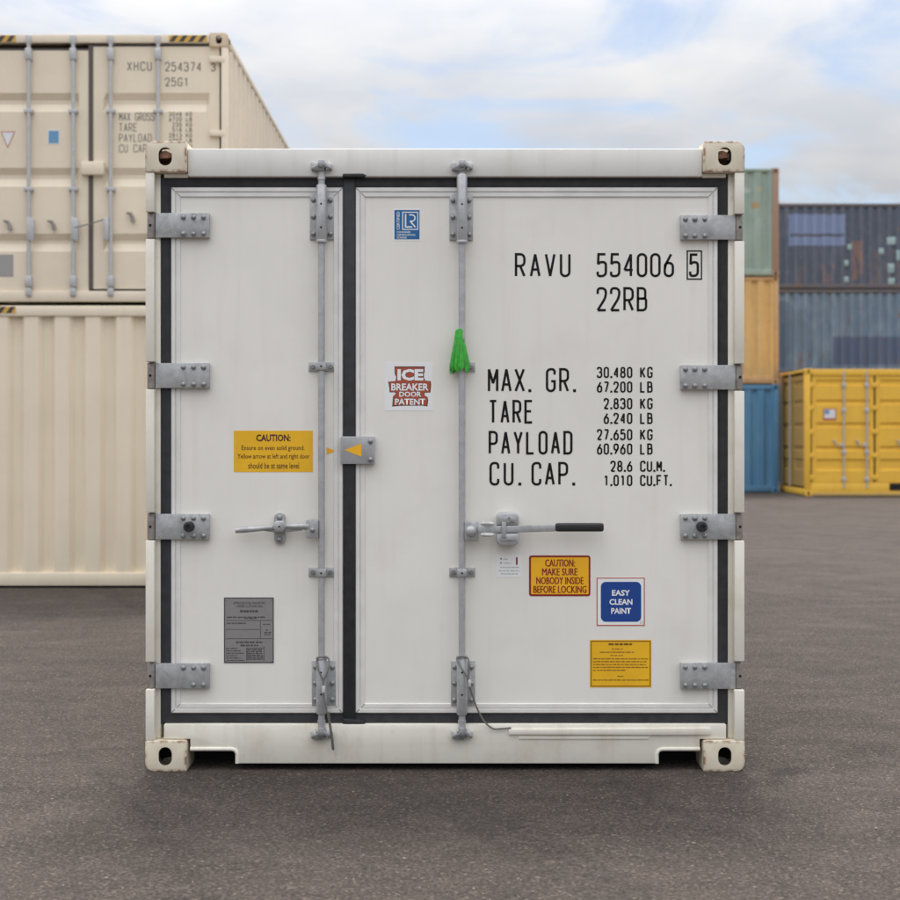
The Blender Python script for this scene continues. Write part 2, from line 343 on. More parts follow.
# narrow stroke lettering of the kind stencilled on containers
G = {
'0': [([(0,0,.5),(1,0,.5),(1,1,.5),(0,1,.5)], 1)], '1': [([(.15,.8,0),(.55,1,0),(.55,0,0)], 0)],
'2': [([(0,.74,0),(0,1,.5),(1,1,.5),(1,.60,.5),(0,0,0),(1,0,0)], 0)],
'3': [([(0,.8,0),(0,1,.45),(.95,1,.45),(.95,.53,.4),(.35,.53,0)], 0), ([(.4,.53,0),(1,.53,.45),(1,0,.5),(0,0,.5),(0,.22,0)], 0)],
'4': [([(.78,0,0),(.78,1,0),(.0,.28,0),(1,.28,0)], 0)],
'5': [([(.95,1,0),(.10,1,0),(.04,.54,0),(.28,.64,.2),(1,.64,.5),(1,0,.5),(0,0,.5),(0,.2,0)], 0)],
'6': [([(.78,1,0),(.02,.46,.4),(0,0,.5),(1,0,.5),(1,.60,.5),(.06,.60,.45),(.02,.34,0)], 0)],
'7': [([(0,1,0),(1,1,0),(.35,0,0)], 0)],
'8': [([(.08,1,.42),(.92,1,.42),(.92,.53,.42),(.08,.53,.42)], 1), ([(0,.53,.5),(1,.53,.5),(1,0,.5),(0,0,.5)], 1)],
'A': [([(0,0,0),(.5,1,0),(1,0,0)], 0), ([(.16,.3,0),(.84,.3,0)], 0)],
'B': [([(0,.53,0),(.5,.53,0),(1,.53,.45),(1,0,.45),(0,0,0),(0,1,0),(.9,1,.4),(.9,.53,.4),(.4,.53,0)], 0)],
'C': [([(1,.74,0),(1,1,.5),(0,1,.5),(0,0,.5),(1,0,.5),(1,.26,0)], 0)],
'D': [([(0,0,0),(1,0,.5),(1,1,.5),(0,1,0)], 1)], 'E': [([(1,1,0),(0,1,0),(0,0,0),(1,0,0)], 0), ([(0,.52,0),(.85,.52,0)], 0)],
'F': [([(1,1,0),(0,1,0),(0,0,0)], 0), ([(0,.52,0),(.85,.52,0)], 0)],
'G': [([(1,.76,0),(1,1,.5),(0,1,.5),(0,0,.5),(1,0,.5),(1,.45,0),(.55,.45,0)], 0)],
'H': [([(0,0,0),(0,1,0)], 0), ([(1,0,0),(1,1,0)], 0), ([(0,.52,0),(1,.52,0)], 0)],
'I': [([(.5,0,0),(.5,1,0)], 0)],
'K': [([(0,0,0),(0,1,0)], 0), ([(1,1,0),(.02,.40,0)], 0), ([(.32,.58,0),(1,0,0)], 0)],
'L': [([(0,1,0),(0,0,0),(.95,0,0)], 0)], 'M': [([(0,0,0),(0,1,0),(.5,.35,0),(1,1,0),(1,0,0)], 0)],
'N': [([(0,0,0),(0,1,0),(1,0,0),(1,1,0)], 0)],
'O': [([(0,0,.5),(1,0,.5),(1,1,.5),(0,1,.5)], 1)], 'P': [([(0,0,0),(0,1,0),(1,1,.5),(1,.45,.5),(0,.45,0)], 0)],
'R': [([(0,0,0),(0,1,0),(1,1,.5),(1,.46,.5),(0,.46,0)], 0), ([(.5,.46,0),(1,0,0)], 0)],
'S': [([(1,.78,0),(1,1,.5),(0,1,.5),(0,.53,.45),(1,.53,.45),(1,0,.5),(0,0,.5),(0,.22,0)], 0)],
'T': [([(0,1,0),(1,1,0)], 0), ([(.5,1,0),(.5,0,0)], 0)], 'U': [([(0,1,0),(0,0,.5),(1,0,.5),(1,1,0)], 0)],
'V': [([(0,1,0),(.5,0,0),(1,1,0)], 0)], 'X': [([(0,1,0),(1,0,0)], 0), ([(0,0,0),(1,1,0)], 0)],
'Y': [([(0,1,0),(.5,.45,0),(1,1,0)], 0), ([(.5,.45,0),(.5,0,0)], 0)],
}
G[':'] = [([(.1,.12,0),(.1,.28,0)], 0), ([(.1,.68,0),(.1,.84,0)], 0)]
G['9'] = [([(1-x, 1-y, r) for x, y, r in p], c) for p, c in G['6']]
def fillet(pts, closed, seg=5):
    out = []; n = len(pts)
    for i, (p, r) in enumerate(pts):
        if r <= 0 or (not closed and i in (0, n-1)): out.append(p); continue
        a = Vector(pts[i-1][0])-Vector(p); b = Vector(pts[(i+1) % n][0])-Vector(p)
        rr = min(r, a.length*0.5, b.length*0.5)
        p0 = Vector(p)+a.normalized()*rr; p1 = Vector(p)+b.normalized()*rr; q = Vector(p)
        for k in range(seg+1):
            t = k/seg; w0 = (1-t)**2; w1 = 2*t*(1-t)*0.75; w2 = t*t; sm = w0+w1+w2
            v = (p0*w0+q*w1+p1*w2)/sm; out.append((v.x, v.y))
    res = []
    for p in out:
        if not res or (Vector(p)-Vector(res[-1])).length > 1e-5: res.append(p)
    return res
def glyph(mb, ch, x, z, gw, gh, th, y):
    if ch == '.':
        d = th*0.62; mb.flatpoly([(x-d, z-th/2), (x+d, z-th/2), (x+d, z-th/2+2*d), (x-d, z-th/2+2*d)], y); return
    n_ = 0
    for pts, closed in G[ch]:
        runs = [[]]
        for q, p in enumerate(pts):
            runs[-1].append(p)
            if not closed and 0 < q < len(pts)-1 and p[2] == 0:      # break the stroke at acute corners so that it keeps its width
                a = Vector((gw*(p[0]-pts[q-1][0]), gh*(p[1]-pts[q-1][1]))); c = Vector((gw*(pts[q+1][0]-p[0]), gh*(pts[q+1][1]-p[1])))
                if a.angle(c) > R(100): runs.append([p])
        for run in runs:
            pp = fillet([((x+a*gw, z+b*gh), r*gw) for a, b, r in run], closed)
            mb.ribbon(pp, th, y-0.00008*n_, closed); n_ += 1
def marking(parent, txt, px0, py0, py1, gw, pitch, th, y, mat, root, dot=0.5, right=None):
    """one line of stroke lettering, left end at px0 (or right end at right)"""
    if right is not None:
        tot = sum(pitch*(dot if c == '.' else 1) for c in txt)-(pitch-gw); px0 = right-tot
    mb = MB(); k = (CD+y)/FPX; x = px0
    for c in txt:
        if c == '.': X, Z = P(x+pitch*dot*0.32, py1-th/2, y, root); glyph(mb, c, X, Z, gw*k, 0, th*k, y); x += pitch*dot; continue
        if c != ' ':
            X, Z = P(x+th/2, py1-th/2, y, root); _, Z1 = P(x, py0+th/2, y, root)
            glyph(mb, c, X, Z, (gw-th)*k, Z1-Z, th*k, y)
        x += pitch
    return mb.build('lettering', mat, parent, smooth=0, recalc=False)

def text_mesh(txt, bold=0.0, align='CENTER', spacing=1.0):
    c = bpy.data.curves.new('t', 'FONT'); c.body = txt; c.size = 1; c.align_x = align; c.offset = bold; c.resolution_u = 2
    c.space_line = spacing
    o = bpy.data.objects.new('t', c); COL.objects.link(o)
    me = bpy.data.meshes.new_from_object(o.evaluated_get(bpy.context.evaluated_depsgraph_get()))
    bpy.data.objects.remove(o); bpy.data.curves.remove(c)
    return me
def print_text(parent, txt, x0, y0, x1, y1, mat, y, root, bold=0.0, name='lettering'):
    """sans lettering fitted into the box x0..x1, y0..y1 (photo units)"""
    me = text_mesh(txt, bold)
    xs = [v.co.x for v in me.vertices]; ys = [v.co.y for v in me.vertices]
    a, b, c, d = min(xs), max(xs), min(ys), max(ys)
    X0, Z0 = P(x0, y1, y, root); X1, Z1 = P(x1, y0, y, root)
    for v in me.vertices:
        v.co = (X0+(v.co.x-a)/(b-a)*(X1-X0), y, Z0+(v.co.y-c)/(d-c)*(Z1-Z0))
    me.name = name; me.materials.clear(); me.materials.append(mat)
    return link(name, me, parent)
def fine_print(parent, lines, mat, y, root, h=1.1, name='fine_print'):
    """unreadably small print: word-length dashes with ragged letter gaps"""
    mb = MB(); rnd = random.Random(len(lines)*17+int(lines[0][0]))
    for (x0, x1, py, *hh) in lines:
        hh = hh[0] if hh else h; x = x0
        while x < x1-0.4:
            wl = min(x1-x, rnd.uniform(1.6, 5.5)); xe = x+wl
            q = x
            while q < xe-0.2:
                lw = rnd.uniform(0.45, 0.7); dh = rnd.choice((0, 0, 0.25))
                X0, Z0 = P(q, py+hh/2, y, root); X1, Z1 = P(min(q+lw, xe), py-hh/2+dh, y, root)
                mb.flatpoly([(X0, Z0), (X1, Z0), (X1, Z1), (X0, Z1)], y); q += lw+0.18
            x = xe+0.8
    o = mb.build(name, mat, parent, smooth=0, recalc=False); o['kind'] = 'stuff'; return o
def sticker(parent, name, x0, y0, x1, y1, mat, y, root, r=0.0, th=0.0008, label=None, tilt=0):
    X0, Z0 = P(x0, y1, y, root); X1, Z1 = P(x1, y0, y, root)
    k = (CD+y)/FPX; mb = MB()
    pts = rrect(X0, X1, Z0, Z1, r*k) if r else [(X0, Z0), (X1, Z0), (X1, Z1), (X0, Z1)]
    mb.prism(pts, y-th, y+0.0002)
    o = mb.build(name, mat, parent, smooth=0)
    if label: o['label'] = label
    return o
def border(parent, x0, y0, x1, y1, wd, mat, y, root, r=0.0):
    X0, Z0 = P(x0, y1, y, root); X1, Z1 = P(x1, y0, y, root); k = (CD+y)/FPX
    mb = MB(); h = wd*k/2
    pts = rrect(X0+h, X1-h, Z0+h, Z1-h, max(r*k-h, 1e-4)) if r else [(X0+h, Z0+h), (X1-h, Z0+h), (X1-h, Z1-h), (X0+h, Z1-h)]
    mb.ribbon(pts, wd*k, y, True)
    return mb.build('border', mat, parent, smooth=0, recalc=False)

# corner casting shared by every container: hollow block with three oval apertures, min-x / min-y / top corner at the origin
CX, CY, CZ = 0.168, 0.178, 0.125
def make_casting(name, mat):
    mb = MB(); mb.prism(rrect(0, CX, -CZ, 0, 0.036, 8, '0001'), 0, CY)
    me = mb.mesh(name, mat, 0.004, 2)
    cut = MB()
    cut.box(0.030, CX-0.024, 0.028, CY-0.012, -CZ+0.022, -0.026)
    cut.prism(rrect(0.082-0.027, 0.082+0.027, -CZ/2-0.037, -CZ/2+0.037, 0.0265, 6), -0.02, 0.05)          # end aperture
    b = cut.bm
    def oval(axis, ca, cb, ha, hb, lo, hi):
        pts = rrect(ca-ha, ca+ha, cb-hb, cb+hb, min(ha, hb)*0.98, 6)
        f = (lambda a, c, t: (t, a, c)) if axis == 'x' else (lambda a, c, t: (a, c, t))
        A = [b.verts.new(f(p, q, lo)) for p, q in pts]; B = [b.verts.new(f(p, q, hi)) for p, q in pts]; n = len(pts)
        b.faces.new(A); b.faces.new(B[::-1])
        for i in range(n): b.faces.new((A[i], B[i], B[(i+1) % n], A[(i+1) % n]))
    oval('x', 0.09, -CZ/2, 0.038, 0.026, -0.02, 0.05)
    oval('z', 0.085, 0.092, 0.031, 0.055, -0.05, 0.02)
    cme = cut.mesh('cut', None, smooth=0)
    o = bpy.data.objects.new('c', me); k = bpy.data.objects.new('k', cme); COL.objects.link(o); COL.objects.link(k)
    md = o.modifiers.new('b', 'BOOLEAN'); md.object = k; md.operation = 'DIFFERENCE'; md.solver = 'EXACT'; md.use_self = True
    out = bpy.data.meshes.new_from_object(o.evaluated_get(bpy.context.evaluated_depsgraph_get())); out.name = name
    bpy.data.objects.remove(o); bpy.data.objects.remove(k)
    if len(out.materials) == 0: out.materials.append(mat)
    out.materials.append(M['casting_inside'])
    for f in out.polygons:
        c = f.center
        if 0.014 < c.x < CX-0.008 and 0.010 < c.y < CY-0.006 and -CZ+0.010 < c.z < -0.014: f.material_index = 1
    out.polygons.foreach_set('use_smooth', [True]*len(out.polygons)); out.set_sharp_from_angle(angle=R(35))
    return out
CAST = make_casting('corner_casting', M['casting'])
def cast_with(mat):
    me = CAST.copy(); me.materials[0] = mat; return me
def castings(root, W, L, H, me):
    for x in (0, 1):
        for y in (0, 1):
            for z in (0, 1):
                link('corner_casting', me, root, (x*W, y*L, z*H), scale=(-1 if x else 1, -1 if y else 1, 1 if z else -1))

# ------------------------------------------------------------------ ground
gb = MB(); S = 900
gb.bm.faces.new([gb.bm.verts.new(p) for p in ((-S, -60, 0), (S, -60, 0), (S, S, 0), (-S, S, 0))])
tag(gb.build('ground', M['asphalt'], smooth=0), kind='structure')
gm = MB(); rg = random.Random(3)
for i in range(420):
    x = rg.uniform(-2.6, 3.2); y = rg.uniform(-2.4, 2.5) if i % 3 else rg.uniform(-2.2, 0)
    r = rg.uniform(0.0015, 0.0042)*(1.6 if rg.random() < 0.08 else 1)
    ret = bmesh.ops.create_icosphere(gm.bm, subdivisions=1, radius=r, matrix=Matrix.Translation((x, y, r*0.5)) @ Matrix.Rotation(rg.uniform(0, 3), 4, 'Z') @ Matrix.Diagonal((1.3, 0.9, 0.6, 1)))
tag(gm.build('loose_grit', M['grit'], smooth=0), 'tiny pale grit scattered over the grey asphalt', 'grit', kind='stuff')

# ------------------------------------------------------------------ the white refrigerated container in front
RX = -0.0203; r0 = (RX, 0, 0)
box_ = thing('refrigerated_container', 'white refrigerated container with grey lock bars and black door gasket in the foreground', 'container', (RX, 0, 0))
HW, H, LEN = 1.219, PZ(141, 0), 6.058
castings_meta = link
for sx_ in (-1, 1):
    for z_ in (0, 1):
        c = link('corner_casting', CAST, box_, (sx_*HW, 0, H if z_ else 0), scale=(-sx_*1.0, 1, 1 if z_ else -1))
        link('corner_casting', CAST, box_, (sx_*HW, LEN, H if z_ else 0), scale=(-sx_*1.0, -1, 1 if z_ else -1))
    # rusty twist lug left inside each upper casting
mbx = MB
def lx(px, y=0.0): return PX(px, y, r0)
def lz(py, y=0.0): return PZ(py, y)
for sx_ in (-1, 1):
    q = MB(); xx = sx_*(HW-0.082)
    q.prism([(xx-0.030, H-0.070), (xx+0.022, H-0.064), (xx+0.026, H-0.048), (xx-0.004, H-0.034), (xx-0.028, H-0.040)], 0.020, 0.10)
    q.build('rust_lump', M['rust'], box_, 0.004)

YP, YT, YS, YR = 0.050, 0.043, 0.043, 0.020      # panel face, trim face, recessed strip, header and sill face
# posts: recessed strip and segmented front flange
HL = ((213, 237.5), (363, 388), (514, 539.5), (663.5, 688.5)); HR = ((215, 239.5), (365, 389.5), (514, 539.5), (663, 689))
for side, hh, xi in ((-1, HL, 154), (1, HR, 735)):
    o = MB(); xo = side*(HW-0.004); xin = lx(xi)
    xs = lx(160.5 if side < 0 else 728, YS)
    o.box(min(xo, xs), max(xo, xs), YS, 0.19, CZ+0.001, H-CZ-0.001)
    post = o.build('corner_post', M['frame'], box_, 0.003)
    zs = [H-CZ-0.002] + [v for a, b in hh for v in (lz(a)+0.006, lz(b)-0.006)] + [CZ+0.002]
    for i in range(0, len(zs), 2):
        f = MB(); za, zb = zs[i+1], zs[i]
        xa, xb = sorted((side*(HW-0.001), xin))
        f.box(xa, xb, 0.004, YS-0.001, za, zb)
        f.build('post_flange', M['frame'], post, 0.003)
# header
o = MB(); o.box(-HW+CX+0.001, HW-CX-0.001, YR, 0.16, lz(176.5, YR), lz(148.5, YR))
o.build('header', M['side_white'], box_, 0.006)
for s_ in (-1, 1):      # under the castings the header runs on behind
    q = MB(); a, b = sorted((s_*(HW-CX), s_*(HW-0.07)))
    q.box(a, b, YR+0.012, 0.16, lz(177, YR), H-CZ-0.001); q.build('header_gusset', M['frame'], box_, 0.003)
# sill with two fork pockets
zb_, zt_, zn = lz(763.5, YR), lz(724.5, YR), lz(750, YR)
pl, pr = lx(236.5, YR), lx(657.5, YR)
xl, xr = -HW+CX+0.012, HW-CX-0.012
ze = CZ+0.003; xo = HW-0.072
o = MB(); o.prism([(-xo, ze), (xl, ze), (xl, zn), (pl, zn), (pl, zb_), (pr, zb_), (pr, zn), (xr, zn), (xr, ze), (xo, ze), (xo, zt_), (-xo, zt_)], YR, 0.12)
sill = o.build('sill', M['frame'], box_, 0.003)
for (a, b, s_) in ((xl, pl, 1), (xr, pr, -1)):       # rolled lip round each pocket
    q = MB(); y = YR+0.001
    q.tube([(a, y, zn+0.004), (b-s_*0.02, y, zn+0.004), (b-s_*0.006, y, zn), (b+s_*0.003, y, zn-0.014), (b+s_*0.003, y, zb_+0.001)], 0.0085, 8)
    q.build('pocket_lip', M['frame'], sill)
    q = MB(); q.box(min(a, b)-0.002, max(a, b)+0.002, 0.20, 0.21, 0.002, zn+0.001); q.build('pocket_shade_sheet', M['hole'], sill)  # black sheet added close behind the opening so the pocket reads dark
    q = MB(); q.box(min(a, b)-0.002, max(a, b)+0.002, 0.121, 0.63, zn+0.002, zn+0.02); q.build('pocket_roof', M['side_white'], sill)
q = MB(); yd_ = 0.010
q.prism([(lx(508.5, yd_), lz(734.8, yd_)), (lx(650, yd_), lz(735.2, yd_)), (lx(711, yd_), lz(735.0, yd_)), (lx(711, yd_), lz(728.0, yd_)), (lx(508.5, yd_), lz(729.2, yd_))], yd_, YR+0.001); q.build('drip_strip', M['frame'], sill, 0.003)
q = MB(); q.box(lx(519, yd_), lx(649, yd_), YR-0.004, YR+0.001, lz(739.5, yd_), lz(737, yd_)); q.build('drip_lip', M['frame'], sill, 0.001)
# gasket
gx0, gx1, gz0, gz1 = lx(160.0, YP), lx(728.8, YP), lz(724.2, YP), lz(176.3, YP)
t_ = 0.0485
o = MB(); o.loops([(gx0, gx1, gz0, gz1, 0.075), (gx0, gx1, gz0, gz1, 0.053), (gx0+0.006, gx1-0.006, gz0+0.006, gz1-0.006, 0.046), (gx0+0.026, gx1-0.026, gz0+0.026, gz1-0.026, 0.0455), (gx0+t_, gx1-t_, gz0+t_, gz1-t_, 0.056), (gx0+t_, gx1-t_, gz0+t_, gz1-t_, 0.08)])
gasket = o.build('door_gasket', M['rubber'], box_)
o = MB(); cx0, cx1 = lx(343.3, YT), lx(355.2, YT)
o.prism([(cx0, gz0+0.004), (cx1, gz0+0.004), (cx1, gz1-0.001), (cx0, gz1-0.001)], 0.038, 0.07); o.build('centre_strip', M['rubber'], gasket, 0.006)
o = MB(); o.prism([(cx0-0.002, lz(178, .04)), (lx(364, .04), lz(178, .04)), (lx(367.5, .04), lz(176.2, .04)), (lx(363, .04), lz(174.2, .04)), (cx0-0.001, lz(174.4, .04))], 0.018, 0.05); o.build('gasket_tab', M['rubber'], gasket, 0.004)
o = MB(); o.prism([(cx0-0.001, lz(723.6, .04)), (lx(352, .04), lz(725.2, .04)), (lx(362, .04), lz(725.0, .04)), (lx(366, .04), lz(722.4, .04)), (lx(360, .04), lz(719.5, .04)), (cx0-0.001, lz(718, .04))], 0.024, 0.05); o.build('gasket_tab', M['rubber'], gasket, 0.005)
# doors
pxm = (CD+YT)/FPX
def door(x0, x1, z0, z1):
    o = MB(); i = 0.034
    o.box(x0+i, x1-i, YP, 0.12, z0+i, z1-i); d = o.build('door', M['door'], box_, 0.0)
    def L(k, y): return (x0+k, x1-k, z0+k, z1-k, y)
    t = MB(); t.loops([L(0, 0.09), L(0, YT+0.004), L(0.003, YT), L(0.016, YT-0.001), L(0.018, YT+0.005), L(0.0205, YT+0.005), L(0.022, YT+0.001), L(0.037, YT+0.001), L(0.0395, YP+0.001)])
    t.build('trim', M['trim'], d, smooth=20)
    for (a, b) in ((x0, z0), (x1, z0), (x0, z1), (x1, z1)):      # mitred corner seams
        sxx = 1 if a == x0 else -1; szz = 1 if b == z0 else -1
        m_ = MB(); m_.ribbon([(a+sxx*0.002, b+szz*0.002), (a+sxx*0.016, b+szz*0.016)], 0.002, YT-0.0014); m_.build('mitre_seam', M['hole'], d, smooth=0)
        m_ = MB(); m_.ribbon([(a+sxx*0.025, b+szz*0.025), (a+sxx*0.037, b+szz*0.037)], 0.002, YT+0.0006); m_.build('mitre_seam', M['hole'], d, smooth=0)
    return d
dz0, dz1 = lz(713.2, YT), lz(187.3, YT)
door_l = door(lx(171.0, YT), lx(343.0, YT), dz0, dz1)
door_r = door(lx(355.5, YT), lx(717.8, YT), dz0, dz1)
door_l['label'] = 'narrow left door leaf'; door_r['label'] = 'wide right door leaf with black markings'

# fixings
bolt_me = MB().lathe_y([(0.0105, 0), (0.0105, -0.003), (0.0095, -0.006), (0.007, -0.0085), (0.0035, -0.0098), (0, -0.010)], seg=12).mesh('bolt', M['bolt'], smooth=50)
hexb_me = MB().lathe_y([(0.0095, 0), (0.0095, -0.007), (0.008, -0.0085), (0, -0.0085)], seg=6).mesh('bolt', M['bolt'], smooth=30)
dot_me = MB().lathe_y([(0.0042, 0), (0, 0)], seg=12).mesh('pin_hole', M['hole'])
def bolt(px, py, y, parent, me=None, s=1.0):
    x, z = P(px, py, y, r0); return link('bolt' if me is not dot_me else 'pin_hole', me or bolt_me, parent, (x, y, z), (0, random.uniform(0, 3), 0), (s, s, s))
# hinges
YH = 0.026
for side, hh in ((-1, HL), (1, HR)):
    for n_, (a, b) in enumerate(hh):
        o = MB(); za, zb2 = lz(b, YH), lz(a, YH)
        if side < 0: e0, e1 = lx(155.5, YH), lx(209.5, YH)
        else: e0, e1 = lx(680.6, YH), lx(735.5, YH)
        o.box(e0, e1, YH, YH+0.014, za, zb2)
        # packing block between strap and door face
        h = o.build('hinge', M['galv'], box_, 0.002)
        k = MB(); ba, bb = (lx(178.5, YH), lx(209, YH)) if side < 0 else (lx(681, YH), lx(709, YH))
        k.box(ba, bb, YH+0.0135, YP+0.002, za+0.002, zb2-0.002); k.build('packing_block', M['galv'], h)
        k = MB(); la, lb = (lx(146.4, YH), lx(156.0, YH)) if side < 0 else (lx(735.0, YH), lx(743.2, YH))
        k.tube([((la+lb)/2, YH+0.016, za+0.001), ((la+lb)/2, YH+0.016, zb2-0.001)], 0.0175, 14)
        k.box(la-0.0, lb+0.0, YH+0.014, YS+0.002, za-0.003, zb2+0.003)
        k.build('hinge_lug', M['lug'], h, 0.002)
        x = (la+lb)/2; link('pin_hole', dot_me, h, (x+side*0.004, YH-0.0020, (za+zb2)/2), scale=(1.4, 1, 1.4))
        bx_ = (183.3, 193.6, 203.6) if side < 0 else (685.4, 694.8, 704.8)
        for bxx in bx_:
            for by in (a+4.2, b-3.6):
                if n_ == 3 and side < 0 and bxx == 183.3 and by > 680: continue
                bolt(bxx, by, YH, h, None, random.uniform(0.92, 1.06))
        if n_ == 2:
            bp = MB(); x, z = P(189.6 if side < 0 else 701.2, (a+b)/2-0.3, YH, r0)
            bp.lathe_y([(0.021, 0.001), (0.021, -0.028), (0.018, -0.036), (0.010, -0.037), (0.008, -0.030), (0, -0.030)], (x, YH, z), 18); bp.build('rubber_bumper', M['rubber'], h)
# lock bars
def lock_bar(px, tophouse, bothouse, plates, guide_y, top, bot):
    YB = 0.014; x = lx(px, YB); rb = 0.0138
    o = MB(); o.tube([(x, YB, lz(bot, YB)), (x, YB, lz(top, YB))], rb, 20); bar = o.build('lock_bar', M['galv_bar'], box_)
    def house(p, s, up):
        (px0, px1, py0, py1), (sy0, sy1) = p, s
        q = MB(); q.box(lx(px0, YP), lx(px1, YP), YP-0.0085, YP+0.001, lz(py1, YP), lz(py0, YP)); pt = q.build('bearing_plate', M['galv'], bar, 0.002)
        q = MB(); q.tube([(x, YB, lz(sy1, YB)), (x, YB, lz(sy1, YB)+0.004), (x, YB, lz(sy0, YB)-0.004), (x, YB, lz(sy0, YB))], [0.0195, 0.0215, 0.0215, 0.0195], 22)
        q.build('bearing_sleeve', M['galv_bar'], bar, 0)
        q = MB(); q.box(x-0.020, x+0.020, YB+0.006, YP-0.008, lz(sy1, YB)+0.03, lz(sy0, YB)-0.03); q.build('sleeve_web', M['galv_bar'], bar, 0)
        q = MB(); q.tube([(x, YB, lz(sy1 if up else sy0, YB)-0.006), (x, YB, lz(sy1 if up else sy0, YB)+0.006)], 0.0235, 22); q.build('collar', M['galv_bar'], bar, 0.002)
        for yy in (py0+6.5, (py0+py1)/2, py1-6):
            for xx in (px0+3.4, px1-3.6): bolt(xx, yy, YP-0.0085, bar, None, random.uniform(0.95, 1.05))
        for yy in (py0+11, py1-12):
            link('pin_hole', dot_me, bar, (x, YB-0.0218, lz(yy, YB)))
    house(plates[0], tophouse, True); house(plates[1], bothouse, False)
    for gy in guide_y:
        q = MB(); zc_ = lz(gy, YP); q.box(lx(px-12.6, YP), lx(px+13, YP), YP-0.007, YP+0.001, zc_-0.019, zc_+0.019); g = q.build('guide_plate', M['galv'], bar, 0.002)
        q = MB(); q.box(x-0.020, x+0.020, YB-0.018, YP-0.006, zc_-0.017, zc_+0.017); q.build('guide_saddle', M['galv'], g, 0.005)
        link('pin_hole', dot_me, g, (x, YB-0.0183, zc_))
        for xx in (px-9, px+9.4): bolt(xx, gy, YP-0.007, g, hexb_me, 1.0)
    # cam head and keeper, top and bottom
    for up, py in ((1, 166.5), (-1, 733.5)):
        z = lz(py, YB); s = up
        q = MB(); q.tube([(x, YB, z-s*0.055), (x, YB, z-s*0.050), (x, YB, z-s*0.03), (x, YB, z-s*0.022)], [0.0165, 0.0165, 0.0135, 0.016], 18); q.build('cam_neck', M['galv_bar'], bar)
        q = MB()
        q.prism([(x-0.014, z-0.022), (x+0.010, z-0.022), (x+0.014, z-0.006), (x+0.040, z-0.018), (x+0.044, z-0.006), (x+0.022, z+0.008), (x+0.012, z+0.024), (x-0.010, z+0.024), (x-0.014, z+0.006), (x-0.040, z-0.004), (x-0.040, z-0.018)], -0.006, 0.026)
        q.build('cam', M['bolt'], bar, 0.004)
        q = MB(); q.tube([(x, -0.012, z+0.004), (x, 0.02, z+0.004)], 0.012, 12); q.build('cam_pin', M['bolt'], bar, 0.002)
        for s2 in (-1, 1):
            q = MB(); a_, b_ = sorted((x+s2*0.020, x+s2*0.043))
            q.prism([(a_, z-0.016), (b_, z-0.012), (b_, z+0.010), ((a_+b_)/2, z+0.019), (a_, z+0.014)], -0.004, YR+0.001)
            q.build('keeper', M['cast_white'], bar, 0.003)
    return bar
bar_l = lock_bar(321.5, (185, 241.5), (658, 713.5), ((310, 334, 193.6, 240), (312, 336, 660.7, 705.5)), (366.8, 572), 168, 731)
bar_r = lock_bar(462.0, (174.5, 242), (657, 714.5), ((449.5, 472.8, 194, 240.5), (451, 475, 660.7, 706)), (367, 572), 168, 731)
bar_l['label'] = 'lock bar of the narrow left door'; bar_r['label'] = 'lock bar with black-gripped handle'
# slim handle of the left bar with its catch
o = MB(); yh = 0.008
pts = [(lx(235.5, yh), yh, lz(530.5, yh)), (lx(243, yh), yh, lz(529.8, yh)), (lx(262, yh), yh, lz(528.4, yh)), (lx(280, yh), yh, lz(526.6, yh)), (lx(300, yh), yh, lz(526.2, yh)), (lx(309, yh), yh, lz(526.5, yh))]
o.tube(pts, [0.011, 0.0135, 0.011, 0.010, 0.012, 0.018], 10); hl = o.build('door_handle', M['galv'], box_)
o = MB(); o.tube([(lx(258, yh), yh+0.004, lz(529.5, yh)), (lx(279, yh), yh+0.004, lz(531.5, yh)), (lx(302, yh), yh+0.004, lz(529.5, yh))], [0.003, 0.006, 0.004], 8); o.build('handle_rib', M['galv'], hl)
o = MB(); o.box(lx(306.5, yh), lx(318.5, yh), -0.006, 0.030, lz(538, yh), lz(519.5, yh)); hub = o.build('handle_hub', M['galv'], hl, 0.004)
bolt(312.5, 530, -0.006, hl, None, 1.0)
yc = 0.03
o = MB(); o.prism(rrect(lx(274, yc), lx(285, yc), lz(544, yc), lz(513, yc), 0.02), yc, YP+0.001); o.build('catch_plate', M['galv'], hl, 0.003)
o = MB(); x, z = P(279.5, 526.5, 0, r0); o.prism([(x+0.030*math.cos(R(a)), z+0.027*math.sin(R(a))) for a in range(0, 360, 60)], -0.010, 0.03); o.build('catch_boss', M['galv'], hl, 0.006)
link('pin_hole', dot_me, hl, (x, -0.0103, z), scale=(1.2, 1, 0.8))
for py in (517.5, 539.5): bolt(279.5, py, yc, hl, None, 1.15)
# right handle
yh = 0.000
o = MB(); o.box(lx(464.5, yh), lx(478.5, yh), -0.004, 0.030, lz(541, yh), lz(521.5, yh)); hr = o.build('door_handle', M['galv'], box_, 0.006)
o = MB(); x, z = P(471, 531, -0.004, r0); o.lathe_y([(0.023, 0), (0.023, -0.006), (0.018, -0.014), (0.009, -0.018), (0, -0.019)], (x, -0.004, z), 18); o.build('pivot_cap', M['galv_bar'], hr)
o = MB(); o.prism([(lx(478, yh), lz(533.5, yh)), (lx(556, yh), lz(531.2, yh)), (lx(556, yh), lz(524.6, yh)), (lx(478, yh), lz(526, yh))], -0.014, -0.004); o.build('lever', M['galv'], hr, 0.0025)
for py in (523.4, 534.6):
    o = MB(); a, b = lx(481, yh), lx(493.5, yh); z = lz(py, yh)
    o.tube([(a, -0.01, z), (a+0.012, -0.016, z), (b-0.012, -0.016, z), (b, -0.01, z)], [0.006, 0.0085, 0.0085, 0.006], 10); o.build('clevis', M['cast_white'], hr)
